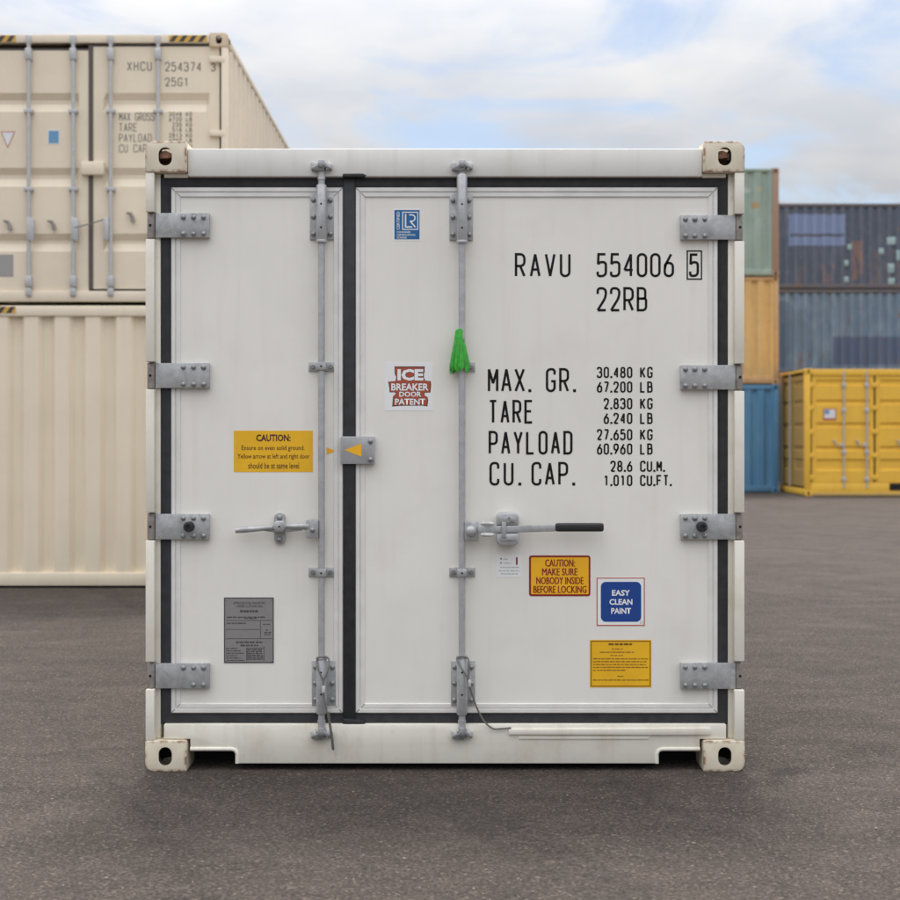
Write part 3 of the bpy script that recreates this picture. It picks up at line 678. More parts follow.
for (pa, pb) in ((512.5, 525), (533, 545.5)):
    o = MB(); o.prism(rrect(lx(496.5, yh), lx(518.8, yh), lz(pb, yh), lz(pa, yh), 0.024, 6, '0011' if pa < 520 else '1100'), -0.012, YP+0.001); rt = o.build('handle_retainer', M['galv_bar'], hr, 0.006)
    o = MB(); pm = 519.5 if pa < 520 else 537.5
    o.box(lx(500, yh), lx(516.5, yh), -0.015, -0.010, lz(pm+3.2, yh), lz(pm-2.6, yh)); o.build('retainer_pad', M['galv'], rt, 0.002)
for (bxx, by) in ((509, 518), (512, 521), (509.5, 540)): bolt(bxx, by, -0.015, hr, hexb_me, 0.6)
o = MB(); o.box(lx(497.2, yh), lx(518.2, yh), 0.012, YP+0.001, lz(534.5, yh), lz(523.5, yh)); o.build('retainer_web', M['galv'], hr)
o = MB(); o.box(lx(501.5, yh), lx(506, yh), -0.019, -0.010, lz(537.5, yh), lz(522, yh)); o.build('retainer_latch', M['galv'], hr, 0.002)
o = MB(); o.box(lx(555, yh), lx(603.5, yh), -0.022, 0.004, lz(531.4, yh), lz(522.9, yh)); o.build('grip', M['black'], hr, 0.010, seg=4)
# arrow bracket over the centre gasket
ya = 0.022
o = MB(); o.prism(rrect(lx(340.5, ya), lx(375, ya), lz(464, ya), lz(436.5, ya), 0.006), ya, ya+0.010); ab = o.build('arrow_bracket', M['galv_bar'], box_, 0.0015)
o = MB(); o.box(lx(364, ya), lx(374.5, ya), ya+0.009, YP+0.001, lz(463, ya), lz(437.5, ya)); o.build('spacer', M['galv'], ab)
for py in (441.3, 459.6): bolt(370.6, py, ya, ab, None, 1.0)
o = MB(); o.flatpoly([P(344.5, 450, ya, r0), P(361.4, 456.6, ya, r0), P(361.4, 443.6, ya, r0)], ya-0.0006); o.build('yellow_arrow', M['orange_yellow'], ab, smooth=0, recalc=False)
o = MB(); yq = YP-0.0008; o.flatpoly([P(326.6, 447.3, yq, r0), P(326.6, 454.8, yq, r0), P(335.6, 450.8, yq, r0)], yq); o.build('yellow_arrow', M['orange_yellow'], door_l, smooth=0, recalc=False)
# tether cables
def cable(pts, r, name='tether_cable', mat='cable'):
    q = MB(); P3 = [Vector((lx(a, y), y, lz(b, y))) for a, b, y in pts]; out = []
    for i in range(len(P3)-1):
        p0, p1, p2, p3 = P3[max(i-1, 0)], P3[i], P3[i+1], P3[min(i+2, len(P3)-1)]
        for k in range(6):
            t = k/6; out.append(0.5*((2*p1)+(p2-p0)*t+(2*p0-5*p1+4*p2-p3)*t*t+(3*p1-p0-3*p2+p3)*t**3))
    out.append(P3[-1]); q.tube(out, r, 8); return q.build(name, M[mat], box_)
cable([(323.5, 681, -0.014), (317.5, 668, -0.012), (317, 659, -0.004), (322, 656.5, -0.010), (328.5, 658.5, -0.006), (328.5, 668, -0.012), (323.8, 681, -0.014), (323.4, 692, -0.018), (325.5, 705, -0.020), (329, 720, -0.020), (331.5, 735, -0.012), (332.5, 744, -0.004), (333.5, 750, 0.004)], 0.0035)
cable([(328, 712, -0.024), (330, 725, -0.020), (332, 738, -0.012), (333, 749, 0.0)], 0.0055)
cable([(468, 680, -0.014), (469, 668, -0.012), (468, 658.5, -0.008), (462, 656, -0.012), (457, 658, -0.010), (459, 664, -0.014), (466, 675, -0.018), (469, 684, -0.018), (472, 694, -0.010), (477, 708, 0.0), (484, 721, 0.006), (493, 728.5, 0.010), (502, 728.5, 0.012), (511, 727.8, 0.014)], 0.0036)
o = MB(); o.box(lx(468.2, 0), lx(471, 0), -0.024, -0.012, lz(686, 0), lz(679, 0)); o.build('ferrule', M['cast_white'], box_, 0.002)
o = MB(); o.box(lx(322.2, 0), lx(325.4, 0), -0.025, -0.012, lz(692, 0), lz(685, 0)); o.build('ferrule', M['cast_white'], box_, 0.002)

# body behind the doors
o = MB(); o.box(-HW+0.02, HW-0.02, 0.10, LEN-0.05, 0.16, 0.26); o.build('floor', M['side_white'], box_)
for s_ in (-1, 1):
    o = MB(); a, b = sorted((s_*(HW-0.006), s_*(HW-0.09))); o.box(a, b, CY+0.002, LEN-CY-0.002, 0.035, 0.20); o.build('bottom_side_rail', M['frame'], box_, 0.004)
    o = MB(); o.box(a, b, CY+0.002, LEN-CY-0.002, H-0.10, H-0.02); o.build('top_side_rail', M['frame'], box_, 0.004)
    # corrugated side sheet
    q = MB(); ys = 0.19; rows = []
    prof = []
    while ys < LEN-0.22:
        prof += [(ys, 0), (ys+0.10, 0), (ys+0.115, 1), (ys+0.165, 1), (ys+0.18, 0)]; ys += 0.18
    prof += [(LEN-0.19, 0)]
    for (yy, d) in prof:
        x = s_*(HW-0.018-0.010*d); rows.append((q.bm.verts.new((x, yy, 0.19)), q.bm.verts.new((x, yy, H-0.09))))
    for a, b in zip(rows, rows[1:]): q.bm.faces.new((a[0], b[0], b[1], a[1]))
    q.build('side_wall', M['side_white'], box_, smooth=0)
    o = MB(); a, b = sorted((s_*(HW-0.004), s_*(HW-0.12))); o.box(a, b, LEN-0.17, LEN-0.004, CZ+0.001, H-CZ-0.001); o.build('corner_post', M['frame'], box_, 0.004)
o = MB(); o.box(-HW+0.03, HW-0.03, 0.161, LEN-0.03, H-0.045, H-0.028); o.build('roof', M['side_white'], box_)
o = MB(); o.box(-HW+0.121, HW-0.121, LEN-0.10, LEN-0.03, 0.05, H-0.05); o.build('machinery_end', M['side_white'], box_, 0.004)
for k in range(14):
    o = MB(); yy = 0.7+k*0.36; o.box(-HW+0.091, HW-0.091, yy, yy+0.05, 0.045, 0.159); o.build('cross_member', M['c_grime'], box_)

# ---- markings on the right door
YM = YP-0.0007
A = dict(y=YM, mat=M['ink'], root=r0)
def mk(txt, px0, a, b, gw=10.6, pitch=13.4, th=2.45, **k): return marking(door_r, txt, px0, a, b, gw, pitch, th, YM, M['ink'], r0, **k)
mk('RAVU', 514.8, 253.0, 277.2, 10.8, 15.0); mk('554006', 596.5, 253.0, 277.2); mk('5', 689.0, 253.4, 277, 10)
border(door_r, 686.6, 250.3, 702.2, 279.8, 1.4, M['ink'], YM, r0)
mk('22RB', 596.5, 287.0, 311.4)
mk('MAX.', 487.8, 368.0, 392.2, 10.6, 13.3); mk('GR.', 545.8, 368.0, 392.2, 10, 13.3)
mk('TARE', 488.6, 399.8, 423.6, 9.0, 11.9); mk('PAYLOAD', 488.6, 430.8, 454.6, 9.3, 12.45)
mk('CU.', 489.4, 461.8, 485.6, 10, 14.2, dot=0.45); mk('CAP.', 531.4, 461.8, 485.6, 10, 13.4)
rows = (('30.480', 'KG', 366.8), ('67.200', 'LB', 381.4), ('2.830', 'KG', 398.0), ('6.240', 'LB', 412.7), ('27.650', 'KG', 429.0), ('60.960', 'LB', 443.3), ('28.6', 'CU.M.', 460.6), ('1.010', 'CU.FT.', 474.8))
for num, unit, py in rows:
    mk(num, 0, py, py+11.3, 5.5, 6.75, 1.7, right=632.4, dot=0.45)
    mk(unit, 640.0, py, py+11.3, 5.6, 7.1 if '.' not in unit else 6.7, 1.7, dot=0.45)

# ---- stickers (each a part of the container with its print as sub-parts)
Y1 = YP; YT1, YT2 = YP-0.0012, YP-0.0016
s = sticker(box_, 'sticker', 393, 208.8, 420.6, 240.6, M['white_film'], Y1, r0, label='blue certification sticker with white letters')
sticker(s, 'print_field', 394.4, 210.0, 419.6, 239.4, M['cyan'], YP-0.0006, r0, th=0.0005)
yv = YP-0.0014
border(s, 402.2, 211.8, 418.2, 229.8, 0.9, M['white_film'], yv, r0)
q = MB(); kk = pxm
def pth(l): return [P(a, b, yv, r0) for a, b in l]
q.ribbon(pth([(405.6, 214.0), (405.6, 226.9), (412.2, 226.9)]), 1.35*kk, yv)
arc = [(409.2, 214.9), (412.0, 214.9)] + [(412.0+3.0*math.sin(R(a)), 218.0-3.1*math.cos(R(a))) for a in range(15, 181, 15)] + [(409.9, 221.1)]
q.ribbon(pth(arc), 1.2*kk, yv-0.0001); q.ribbon(pth([(410.4, 221.4), (415.4, 227.2)]), 1.3*kk, yv-0.0002)
q.build('emblem', M['white_film'], s, smooth=0, recalc=False)
me = text_mesh('CERTIFIED', 0.01); xs = [v.co.x for v in me.vertices]; ys = [v.co.y for v in me.vertices]
for v in me.vertices:
    u = (v.co.x-min(xs))/(max(xs)-min(xs)); tt = (v.co.y-min(ys))/(max(ys)-min(ys)); X, Z = P(399.6-tt*2.8, 229.8-u*18.2, yv, r0); v.co = (X, yv, Z)
me.materials.clear(); me.materials.append(M['white_film']); link('lettering', me, s)
print_text(s, 'CONTAINER', 396.8, 231.2, 410.6, 233.0, M['white_film'], yv, r0, 0.01)
print_text(s, 'CERTIFICATION', 396.8, 234.0, 415.0, 235.8, M['white_film'], yv, r0, 0.01)
print_text(s, 'SCHEME', 396.8, 236.8, 406.6, 238.6, M['white_film'], yv, r0, 0.01)

s = sticker(box_, 'sticker', 384.6, 362.4, 433.0, 410.6, M['pale_film'], Y1, r0, label='square sticker with brick red stacked lettering')
brick_pts = [(394.5, 366.4), (424.8, 366.4), (424.6, 372.4), (424.0, 373.4), (424.0, 377.6), (425.2, 380.6), (430.6, 381.0), (431.2, 384.4), (430.4, 392.6), (424.8, 392.8), (424.4, 395.2), (427.6, 397.0), (428.2, 400), (427.4, 406.4), (422, 405.6), (400, 405.8), (392.2, 406.6), (393.0, 396.4), (395.0, 394.4), (395.8, 393.2), (394.8, 392.4), (389.6, 392.4), (389.4, 388), (388.2, 381.6), (395.6, 381.0), (396.2, 376.8), (394.8, 374.4)]
q = MB(); yb = YP-0.0011; q.flatpoly([P(a, b, yb, r0) for a, b in brick_pts][::-1], yb); q.build('lettering_block', M['brown_ink'], s, smooth=0)
cxm, cym = 409.6, 386.4
q = MB(); yb2 = yb-0.0002; q.flatpoly([P(cxm+(a-cxm)*0.955, cym+(b-cym)*0.955, yb2, r0) for a, b in brick_pts][::-1], yb2); q.build('lettering_block', M['brick'], s, smooth=0)
ytx = yb-0.0005
for txt, a, b, c, d, bo in (('ICE', 397.4, 369.0, 423.4, 380.6, 0.05), ('BREAKER', 391.2, 383.4, 428.6, 390.6, 0.03), ('DOOR', 399.2, 391.6, 421.4, 396.8, 0.03), ('PATENT', 395.0, 398.6, 425.2, 404.8, 0.03)):
    print_text(s, txt, a-.3, b-.3, c+.3, d+.3, M['brown_ink'], ytx+0.0002, r0, bo+0.03); print_text(s, txt, a, b, c, d, M['white_film'], ytx, r0, bo)

s = sticker(box_, 'sticker', 233.8, 430.6, 312.8, 472.0, M['yellow'], Y1, r0, label='yellow caution sticker about even solid ground')
for txt, a, b, c, d, bo in (('CAUTION:', 256.2, 434.4, 290.6, 441.4, 0.03), ('Ensure on even solid ground.', 241.6, 445.4, 304.6, 451.6, 0.008), ('Yellow arrow at left and right door', 237.4, 453.8, 309.8, 460.0, 0.008), ('should be at same level', 248.2, 462.6, 299.0, 468.6, 0.008)):
    print_text(s, txt, a, b, c, d, M['brown_ink'], YT1, r0, bo)

s = sticker(box_, 'data_plate', 224, 597.4, 273.8, 663.0, M['plate'], YP-0.0008, r0, th=0.0012, label='grey metal approval plate with tiny print')
yd = YP-0.0026
border(s, 224.2, 597.6, 273.6, 662.8, 0.8, M['plate_ink'], yd, r0)
print_text(s, 'APPROVED FOR TRANSPORT', 233.2, 601.8, 265.8, 604.2, M['plate_ink'], yd, r0); print_text(s, 'UNDER CUSTOMS SEAL', 236, 605.0, 263, 607.4, M['plate_ink'], yd, r0)
fine_print(s, [(240.2, 258, 611.2, 2.2), (227, 265, 617.2, 1.3), (245, 257, 618.4, 1.0), (227, 246, 623.2, 1.3), (263, 271.5, 624.2), (266, 268, 630), (264.5, 271, 632.4), (264.5, 271, 634.4), (236, 263, 642.2, 1.8), (240.4, 258.4, 645.4, 1.6)] + [(226, 237+3.5*(k % 3), 648.4+2.4*k, 1.0) for k in range(6)] + [(247, 263, 649.6+1.9*k, 1.3) for k in range(6)], M['plate_ink'], yd, r0)
q = MB()
for a, b, c, d in ((226, 620.4, 272, 620.4), (226, 638.6, 272, 638.6), (260.4, 620.6, 260.4, 638.4), (246.6, 648, 264, 648), (246.6, 648, 246.6, 661), (264, 646, 264, 661), (226, 629.4, 259.6, 629.4)): q.ribbon([P(a, b, yd, r0), P(c, d, yd, r0)], 0.45*kk, yd)
q.build('ruled_lines', M['plate_ink'], s, smooth=0, recalc=False)
rv = MB().lathe_y([(0.004, 0), (0.003, -0.0016), (0, -0.002)], seg=8).mesh('rivet', M['bolt'])
for a, b in ((225.9, 599.6), (271.9, 599.6), (225.9, 660.8), (271.9, 660.8)):
    x, z = P(a, b, yd, r0); link('rivet', rv, s, (x, YP-0.0018, z))

s = sticker(box_, 'sticker', 496.6, 555.0, 522.0, 577.2, M['pale_film'], Y1, r0, label='small pale sticker with a red arrow below the handle')
q = MB(); q.ribbon([P(516.8, 564.8, YT1, r0), P(516.8, 557.2, YT1, r0)], 1.7*kk, YT1); q.build('red_arrow', M['red'], s, smooth=0, recalc=False)
fine_print(s, [(500.2, 502.0, 558.8, 1.5), (500.2, 502.0, 563.0, 1.5)], M['plate_ink'], YT1, r0); fine_print(s, [(503.6, 509, 559.2, 0.9), (503.6, 511, 563.2, 0.9), (500, 519, 567.4), (498.6, 520, 570.8), (501, 518, 573.8)], M['grey_ink'], YT1, r0)

s = sticker(box_, 'sticker', 529.0, 555.4, 590.4, 596.2, M['red'], Y1, r0, r=2.6, label='amber caution sticker with dark red border')
sticker(s, 'print_field', 531.0, 557.4, 588.6, 594.2, M['orange_yellow'], YP-0.0006, r0, r=1.2, th=0.0005)
for txt, a, b, c, d in (('CAUTION:', 545.0, 559.4, 575.0, 566.6), ('MAKE SURE', 542.0, 568.2, 577.6, 575.4), ('NOBODY INSIDE', 536.2, 577.0, 583.6, 584.2), ('BEFORE LOCKING', 533.4, 585.8, 586.6, 593.0)):
    print_text(s, txt, a, b, c-0.45, d, M['red'], yv, r0); print_text(s, txt, a+0.45, b, c, d, M['red'], yv-0.0003, r0)

s = sticker(box_, 'sticker', 596.4, 577.4, 645.0, 626.0, M['white_film'], Y1, r0, label='white sticker with rounded blue square')
border(s, 596.6, 577.6, 644.8, 625.8, 1.0, M['red_thin'], YT1, r0)
sticker(s, 'print_field', 600.8, 581.8, 641.2, 621.8, M['blue'], YP-0.0006, r0, r=5, th=0.0006)
for txt, a, b, c, d in (('EASY', 612.0, 590.0, 630.0, 595.8), ('CLEAN', 609.4, 599.0, 632.4, 604.8), ('PAINT', 611.2, 608.0, 631.0, 613.8)):
    print_text(s, txt, a, b, c, d, M['white_film'], yv, r0, 0.028)
q = MB(); x, z = P(641.4, 622.2, YT1, r0); q.ribbon([(x+0.0055*math.cos(R(a)), z+0.0055*math.sin(R(a))) for a in range(0, 360, 30)], 0.0018, YT1, True); q.build('small_ring_mark', M['grey_ink'], s, smooth=0, recalc=False)

s = sticker(box_, 'sticker', 589.8, 639.8, 651.4, 687.4, M['yellow'], Y1, r0, label='yellow notice sticker full of tiny print')
border(s, 590.8, 640.8, 650.6, 686.6, 0.9, M['brown_soft'], YT1, r0)
fine_print(s, [(608.6, 632, 644.2, 2.0)], M['brown_ink'], YT1, r0)
fine_print(s, [(611.6, 622.6, 649.0, 1.1), (600, 634, 652.2, 1.2), (610.4, 623.8, 655.4, 1.1)] + [(593, x1, 658.8+2.85*k, 1.25) for k, x1 in enumerate((648, 646.6, 645.8, 648, 625.6))] + [(617.4, 623.4, 676.2, 1.3), (593, 648.6, 680.0, 1.25)], M['brown_soft'], YT1, r0)

# green ribbon knotted round the right bar
gbm = MB(); gx, gy = lx(460.0, 0.014)+RX, 0.014; rg = random.Random(5); NS = 96; rings = []
prof = [(329.0, 3.2), (331, 4.6), (334, 4.5), (339, 4.9), (345, 5.7), (351, 6.9), (357, 8.2), (363, 9.4), (367, 9.9), (370, 9.4)]
for i, (py, rr) in enumerate(prof):
    ring = []
    t = i/(len(prof)-1)
    for k in range(NS):
        a = 2*math.pi*k/NS
        f = 0.86+0.34*abs(math.sin(4.5*a+0.9*t+0.5*math.sin(3*t)))**0.6-0.16+0.10*math.sin(13*a+2.1+2*t)+0.07*math.sin(23*a-t*4)
        r_ = rr*(CD+gy)/FPX*f*(1.0 if i else 0.8)
        z = PZ(py, gy)+(0.008*math.sin(5*a+0.6)+0.007*math.sin(11*a)+0.005*math.sin(19*a) if i == len(prof)-1 else 0)
        ring.append(gbm.bm.verts.new((gx+math.cos(a)*r_+(0.003*t*-1), gy-0.006*t+math.sin(a)*max(r_*0.72, 0.016), z)))
    rings.append(ring)
for a, b in zip(rings, rings[1:]):
    for k in range(NS): gbm.bm.faces.new((a[k], a[(k+1) % NS], b[(k+1) % NS], b[k]))
rib = gbm.build('plastic_ribbon', M['green'], smooth=60)
tag(rib, 'bright green plastic ribbon bunched round the right lock bar', 'ribbon')

# ------------------------------------------------------------------ other containers
def corrugated(L, H_, depth=0.046, pitch=0.278, outer=0.45, inner=0.28):
    """profile points (along, depth) of a trapezoidal sheet"""
    n = max(1, round(L/pitch)); p = L/n; pts = []
    sl = (1-outer-inner)/2
    for i in range(n):
        b = i*p
        pts += [(b, 0), (b+outer*p/2, 0), (b+(outer/2+sl)*p, depth), (b+(outer/2+sl+inner)*p, depth), (b+(outer/2+2*sl+inner)*p, 0)]
    pts.append((L, 0)); return pts
def wall(root, name, mat, axis, a0, a1, z0, z1, pos, out, **k):
    """sheet along x (axis 0, at y=pos) or y (axis 1, at x=pos); out = +1/-1 outward direction"""
    q = MB(); rows = []
    for s, d in corrugated(a1-a0, z1-z0, **k):
        p = pos-out*d
        f = (lambda z: (a0+s, p, z)) if axis == 0 else (lambda z: (p, a0+s, z))
        rows.append((q.bm.verts.new(f(z0)), q.bm.verts.new(f(z1))))
    for a, b in zip(rows, rows[1:]): q.bm.faces.new((a[0], b[0], b[1], a[1]))
    return q.build(name, mat, root, smooth=0)
def container(name, label, loc, W, L, Hh, mat, mat_post=None, mat_cast=None, mat_rail=None, front='corrugated', left='corrugated', group=None, fr_pitch=0.278, side_mat=None, hdr=0.11, sil=0.15, post=0.11, right=None):
    root = thing(name, label, 'container', loc, group)
    mp = mat_post or mat; mr = mat_rail or mp; sm = side_mat or mat
    castings(root, W, L, Hh, cast_with(mat_cast or mp))
    for x in (0, 1):
        for y in (0, 1):
            q = MB(); a = 0.004 if x == 0 else W-post; b = 0.004 if y == 0 else L-post
            q.box(a, a+post-0.004, b, b+post-0.004, CZ+0.001, Hh-CZ-0.001); q.build('corner_post', mp, root, 0.006)
    for y in (0, 1):
        a, b = (0.010, 0.09) if y == 0 else (L-0.09, L-0.010)
        q = MB(); q.box(CX+0.001, W-CX-0.001, a, b, Hh-hdr, Hh-0.012); q.build('top_rail', mr if y or front != 'door' else mp, root, 0.005)
        q = MB(); q.box(CX+0.001, W-CX-0.001, a, b, 0.02, sil); q.build('bottom_rail', mr, root, 0.005)
        for x in (0, 1):
            u, v = (post+0.001, CX-0.001) if x == 0 else (W-CX+0.001, W-post-0.001)
            q = MB(); q.box(u-0.002, v+0.002, a+0.004, b, CZ+0.002, sil-0.002) if sil > CZ+0.01 else None
            if sil > CZ+0.01: q.build('bottom_rail_end', mr, root)
            q.bm.free() if not (sil > CZ+0.01) else None
    for x in (0, 1):
        a, b = (0.010, 0.08) if x == 0 else (W-0.08, W-0.010)
        q = MB(); q.box(a, b, CY+0.001, L-CY-0.001, Hh-0.07, Hh-0.012); q.build('top_side_rail', mr, root, 0.005)
        q = MB(); q.box(a, b, CY+0.001, L-CY-0.001, 0.02, 0.16); q.build('bottom_side_rail', mr, root, 0.005)
    if front == 'corrugated': wall(root, 'end_wall' if W < 3 else 'side_wall', mat, 0, post+0.001, W-post-0.001, sil-0.004, Hh-hdr+0.004, 0.022, -1, pitch=fr_pitch)
    wall(root, 'end_wall' if W < 3 else 'side_wall', sm, 0, post+0.001, W-post-0.001, sil-0.004, Hh-hdr+0.004, L-0.022, 1)
    if left == 'corrugated': wall(root, 'side_wall' if W < 3 else 'end_wall', sm, 1, post+0.001, L-post-0.001, 0.155, Hh-0.065, 0.018, -1)
    wall(root, 'side_wall' if W < 3 else 'end_wall', sm, 1, post+0.001, L-post-0.001, 0.155, Hh-0.065, W-0.018, 1)
    q = MB(); q.box(0.04, W-0.04, 0.04, L-0.04, Hh-0.045, Hh-0.030); q.build('roof', sm, root)
    q = MB(); q.box(0.05, W-0.05, 0.06, L-0.06, 0.10, 0.15); q.build('floor', mr, root)
    return root

# ---- left stack: corrugated blind end below, door end above
DL = FPX/111.5; YL = DL-CD; kL = DL/FPX
xL1 = (228-450)*kL; xL0 = xL1-2.438
Hlow, Hup = 2.547, 2.43
low = container('shipping_container', 'beige container with vertically ribbed end wall, standing on the asphalt at left', (xL0, YL, 0), 2.438, 6.058, Hlow, M['beige_end'], mat_cast=M['beige_cast'], fr_pitch=0.265, hdr=0.105, sil=0.135, group='beige containers stacked at left')
upp = container('shipping_container', 'beige container showing its double doors, stacked on top at upper left', (xL0, YL+0.0, Hlow+0.004), 2.438, 6.058, Hup, M['beige'], mat_cast=M['beige_cast'], front='door', hdr=0.085, sil=0.115, post=0.062, group='beige containers stacked at left')
def hazard(root, x0, x1, z0, z1, y, n=4):
    q = MB(); q.box(x0, x1, y-0.002, y+0.001, z0, z1); s = q.build('hazard_stripe', M['stripe_y'], root, smooth=0)
    w_ = (x1-x0)/n; h = z1-z0
    for i in range(n):
        a = x0+i*w_; q = MB(); q.flatpoly([(a, z0), (a+w_*0.5, z0), (min(a+w_*0.5+h*0.7, x1), z1), (min(a+h*0.7, x1), z1)], y-0.0026); q.build('black_bar', M['stripe_k'], s, smooth=0, recalc=False)
for rt, hh in ((upp, Hup), (low, Hlow)):
    hazard(rt, 0.19, 0.53, hh-0.080, hh-0.022, 0.0085); hazard(rt, 2.438-0.53, 2.438-0.19, hh-0.080, hh-0.022, 0.0085)
    for xx in (0.19, 2.438-0.53):      # and round the side, along the top rail
        pass
ur = (xL0, YL, Hlow+0.004)
def ux(px, y=0.0): return PX(px, YL+y, ur)
def uz(py, y=0.0): return PZ(py, YL+y, ur)
def up_door(x0, x1, z0, z1, name_lab):
    """door leaf pressed with three horizontal grooves"""
    mg = 0.09; yf = 0.035; q = MB()
    gz = [(uz(a), uz(b)) for a, b in ((251, 233), (186, 167), (111, 92))]
    prof = [(z0, yf)]
    for a, b in gz: prof += [(a, yf), (a+0.075, yf+0.034), (b-0.06, yf+0.034), (b, yf)]
    prof += [(z1, yf)]
    cols = [(x0, 0), (x0+mg, 0), (x0+mg+0.03, 1), (x1-mg-0.03, 1), (x1-mg, 0), (x1, 0)]
    g = [[q.bm.verts.new((x, yf+(y-yf)*f, z)) for x, f in cols] for z, y in prof]
    for a, b in zip(g, g[1:]):
        for i in range(5): q.bm.faces.new((a[i], a[i+1], b[i+1], b[i]))
    d = q.build('door', M['beige'], upp, smooth=0)
    q = MB(); e = 0.018
    q.loops([(x0-e, x1+e, z0-e*1.3, z1+e*1.2, yf+0.03), (x0-e, x1+e, z0-e*1.3, z1+e*1.2, yf+0.006), (x0-0.001, x1+0.001, z0-0.001, z1+0.001, yf+0.006), (x0-0.001, x1+0.001, z0-0.001, z1+0.001, yf+0.04)]); q.build('door_gasket', M['gasket_far'], d)
    return d
zb1, zt1 = 0.135, Hup-0.115
cxu = ux(90)
zoff = 0.035
ld = up_door(0.135, cxu-0.019, zb1-0.018, zt1-zoff, 'l'); rd = up_door(cxu+0.019, 2.438-0.082, zb1+0.002, zt1, 'r')
q = MB(); q.box(cxu-0.02, cxu+0.02, 0.028, 0.06, zb1, zt1+0.02); q.build('centre_gasket', M['gasket_far'], upp)
q = MB(); q.box(ux(81), ux(104), -0.02, 0.045, uz(175), uz(161.5)); q.build('lock_box', M['beige'], upp, 0.012)
for side in (0, 1):
    for py in (59, 133, 208, 268):
        q = MB(); a, b = (0.03, 0.17) if side == 0 else (2.438-0.17, 2.438-0.03)
        q.box(a, b, -0.001, 0.05, uz(py+3), uz(py-3)); q.build('hinge', M['beige'], upp, 0.006)
for px in (28.5, 73, 110.5, 158):
    x = ux(px); q = MB(); q.tube([(x, 0.006, uz(295)), (x, 0.006, uz(36))], 0.0175, 14); b = q.build('lock_bar', M['galv_far'], upp)
    for a, c, wd in ((48, 60, 0.030), (276, 287, 0.030)):
        q = MB(); q.box(x-wd, x+wd, -0.020, 0.040, uz(c), uz(a)); q.build('bearing_bracket', M['galv_far'], b, 0.010)
    for a, c in ((35, 44), (288, 296)):
        q = MB(); q.box(x-0.026, x+0.026, -0.012, 0.03, uz(c), uz(a)); q.build('cam_keeper', M['galv_far'], b, 0.008)
    for py in (111, 189):
        q = MB(); q.box(x-0.040, x+0.040, -0.012, 0.038, uz(py+1.8), uz(py-1.8)); q.build('guide_bracket', M['galv_far'], b, 0.003)
    q = MB(); s2 = 1 if px < 90 else -1
    q.prism([(x-0.012, uz(240)), (x+s2*0.05, uz(242)), (x+s2*0.055, uz(219)), (x-0.012, uz(217))][::s2], -0.026, 0.0); q.build('handle_hub', M['galv_far'], b, 0.008)
for px, py in ((9, 224), (53, 224), (132, 216)):
    q = MB(); x, z = ux(px), uz(py)
    q.tube([(x-0.05, 0.0, z+0.03), (x-0.012, 0.005, z+0.022), (x+0.004, 0.01, z-0.01), (x+0.006, 0.01, z-0.05)], [0.010, 0.016, 0.016, 0.020], 8); q.build('handle_catch', M['lug'], upp)
q = MB(); q.tube([(ux(74), -0.02, uz(228)), (ux(82), -0.03, uz(226.5)), (ux(92), -0.03, uz(224)), (ux(104), -0.02, uz(220))], 0.006, 6); q.build('seal_wire', M['cable'], upp)
q = MB(); q.flatpoly([(ux(0), uz(131)), (ux(6.5), uz(146.5)), (ux(13.5), uz(131))], 0.033); pc = q.build('placard', M['far_white'], upp, smooth=0)
q = MB(); q.ribbon([(ux(0), uz(131)), (ux(6.5), uz(146.5)), (ux(13.5), uz(131))], 0.006, 0.0320, True); q.build('border', M['red_thin'], pc, smooth=0)
q = MB(); q.box(ux(46.6), ux(58.6), 0.033, 0.0345, uz(143.4), uz(129)); dc = q.build('sticker', M['far_white'], upp, smooth=0)
q = MB(); q.box(ux(47.6), ux(57.6), 0.0318, 0.0332, uz(142.4), uz(130)); q.build('print_field', M['far_blue'], dc, smooth=0)
q = MB(); q.box(-0.0 if False else ux(-8), ux(12), 0.032, 0.0345, uz(276), uz(254)); q.build('data_plate', M['far_grey'], upp, smooth=0)
def umk(txt, px0, a, b, gw=5.0, pitch=6.6, th=1.15, right=None):
    mb = MB(); y = 0.0335; x = px0
    if right is not None: x = right-(len(txt)*pitch-(pitch-gw))
    for c in txt:
        if c != ' ': glyph(mb, c, ux(x+th/2, y), uz(b-th/2, y), (gw-th)*kL, uz(a+th/2, y)-uz(b-th/2, y), th*kL, y)
        x += pitch
    return mb.build('lettering', M['far_ink'], upp, smooth=0, recalc=False)
umk('XHCU', 127, 61.5, 71); umk('254374', 165, 62, 71.5, 4.9, 6.3); umk('3', 211, 63, 71.5, 4.6); umk('25G1', 165, 77.5, 86.5, 4.9, 6.3)
for i, (tx, nb, nl) in enumerate((('MAX GROSS', ('3048', 'KG'), ('6720', 'LB')), ('TARE', ('235', 'KG'), ('518', 'LB')), ('PAYLOAD', ('2813', 'KG'), ('6202', 'LB')), ('CU CAP', ('374', 'CU'), ('1321', 'CU')))):
    a = 112.5+i*10.6
    umk(tx, 119, a, a+8.4, 3.4 if i == 0 else 3.9, 4.0 if i == 0 else 4.8, 0.85)
    for line, (num, unit) in enumerate((nb, nl)):
        umk(num+' '+unit, 0, a-0.6+line*5.2, a+3.8+line*5.2, 2.7, 3.4, 0.75, right=192.0)['kind'] = 'stuff'

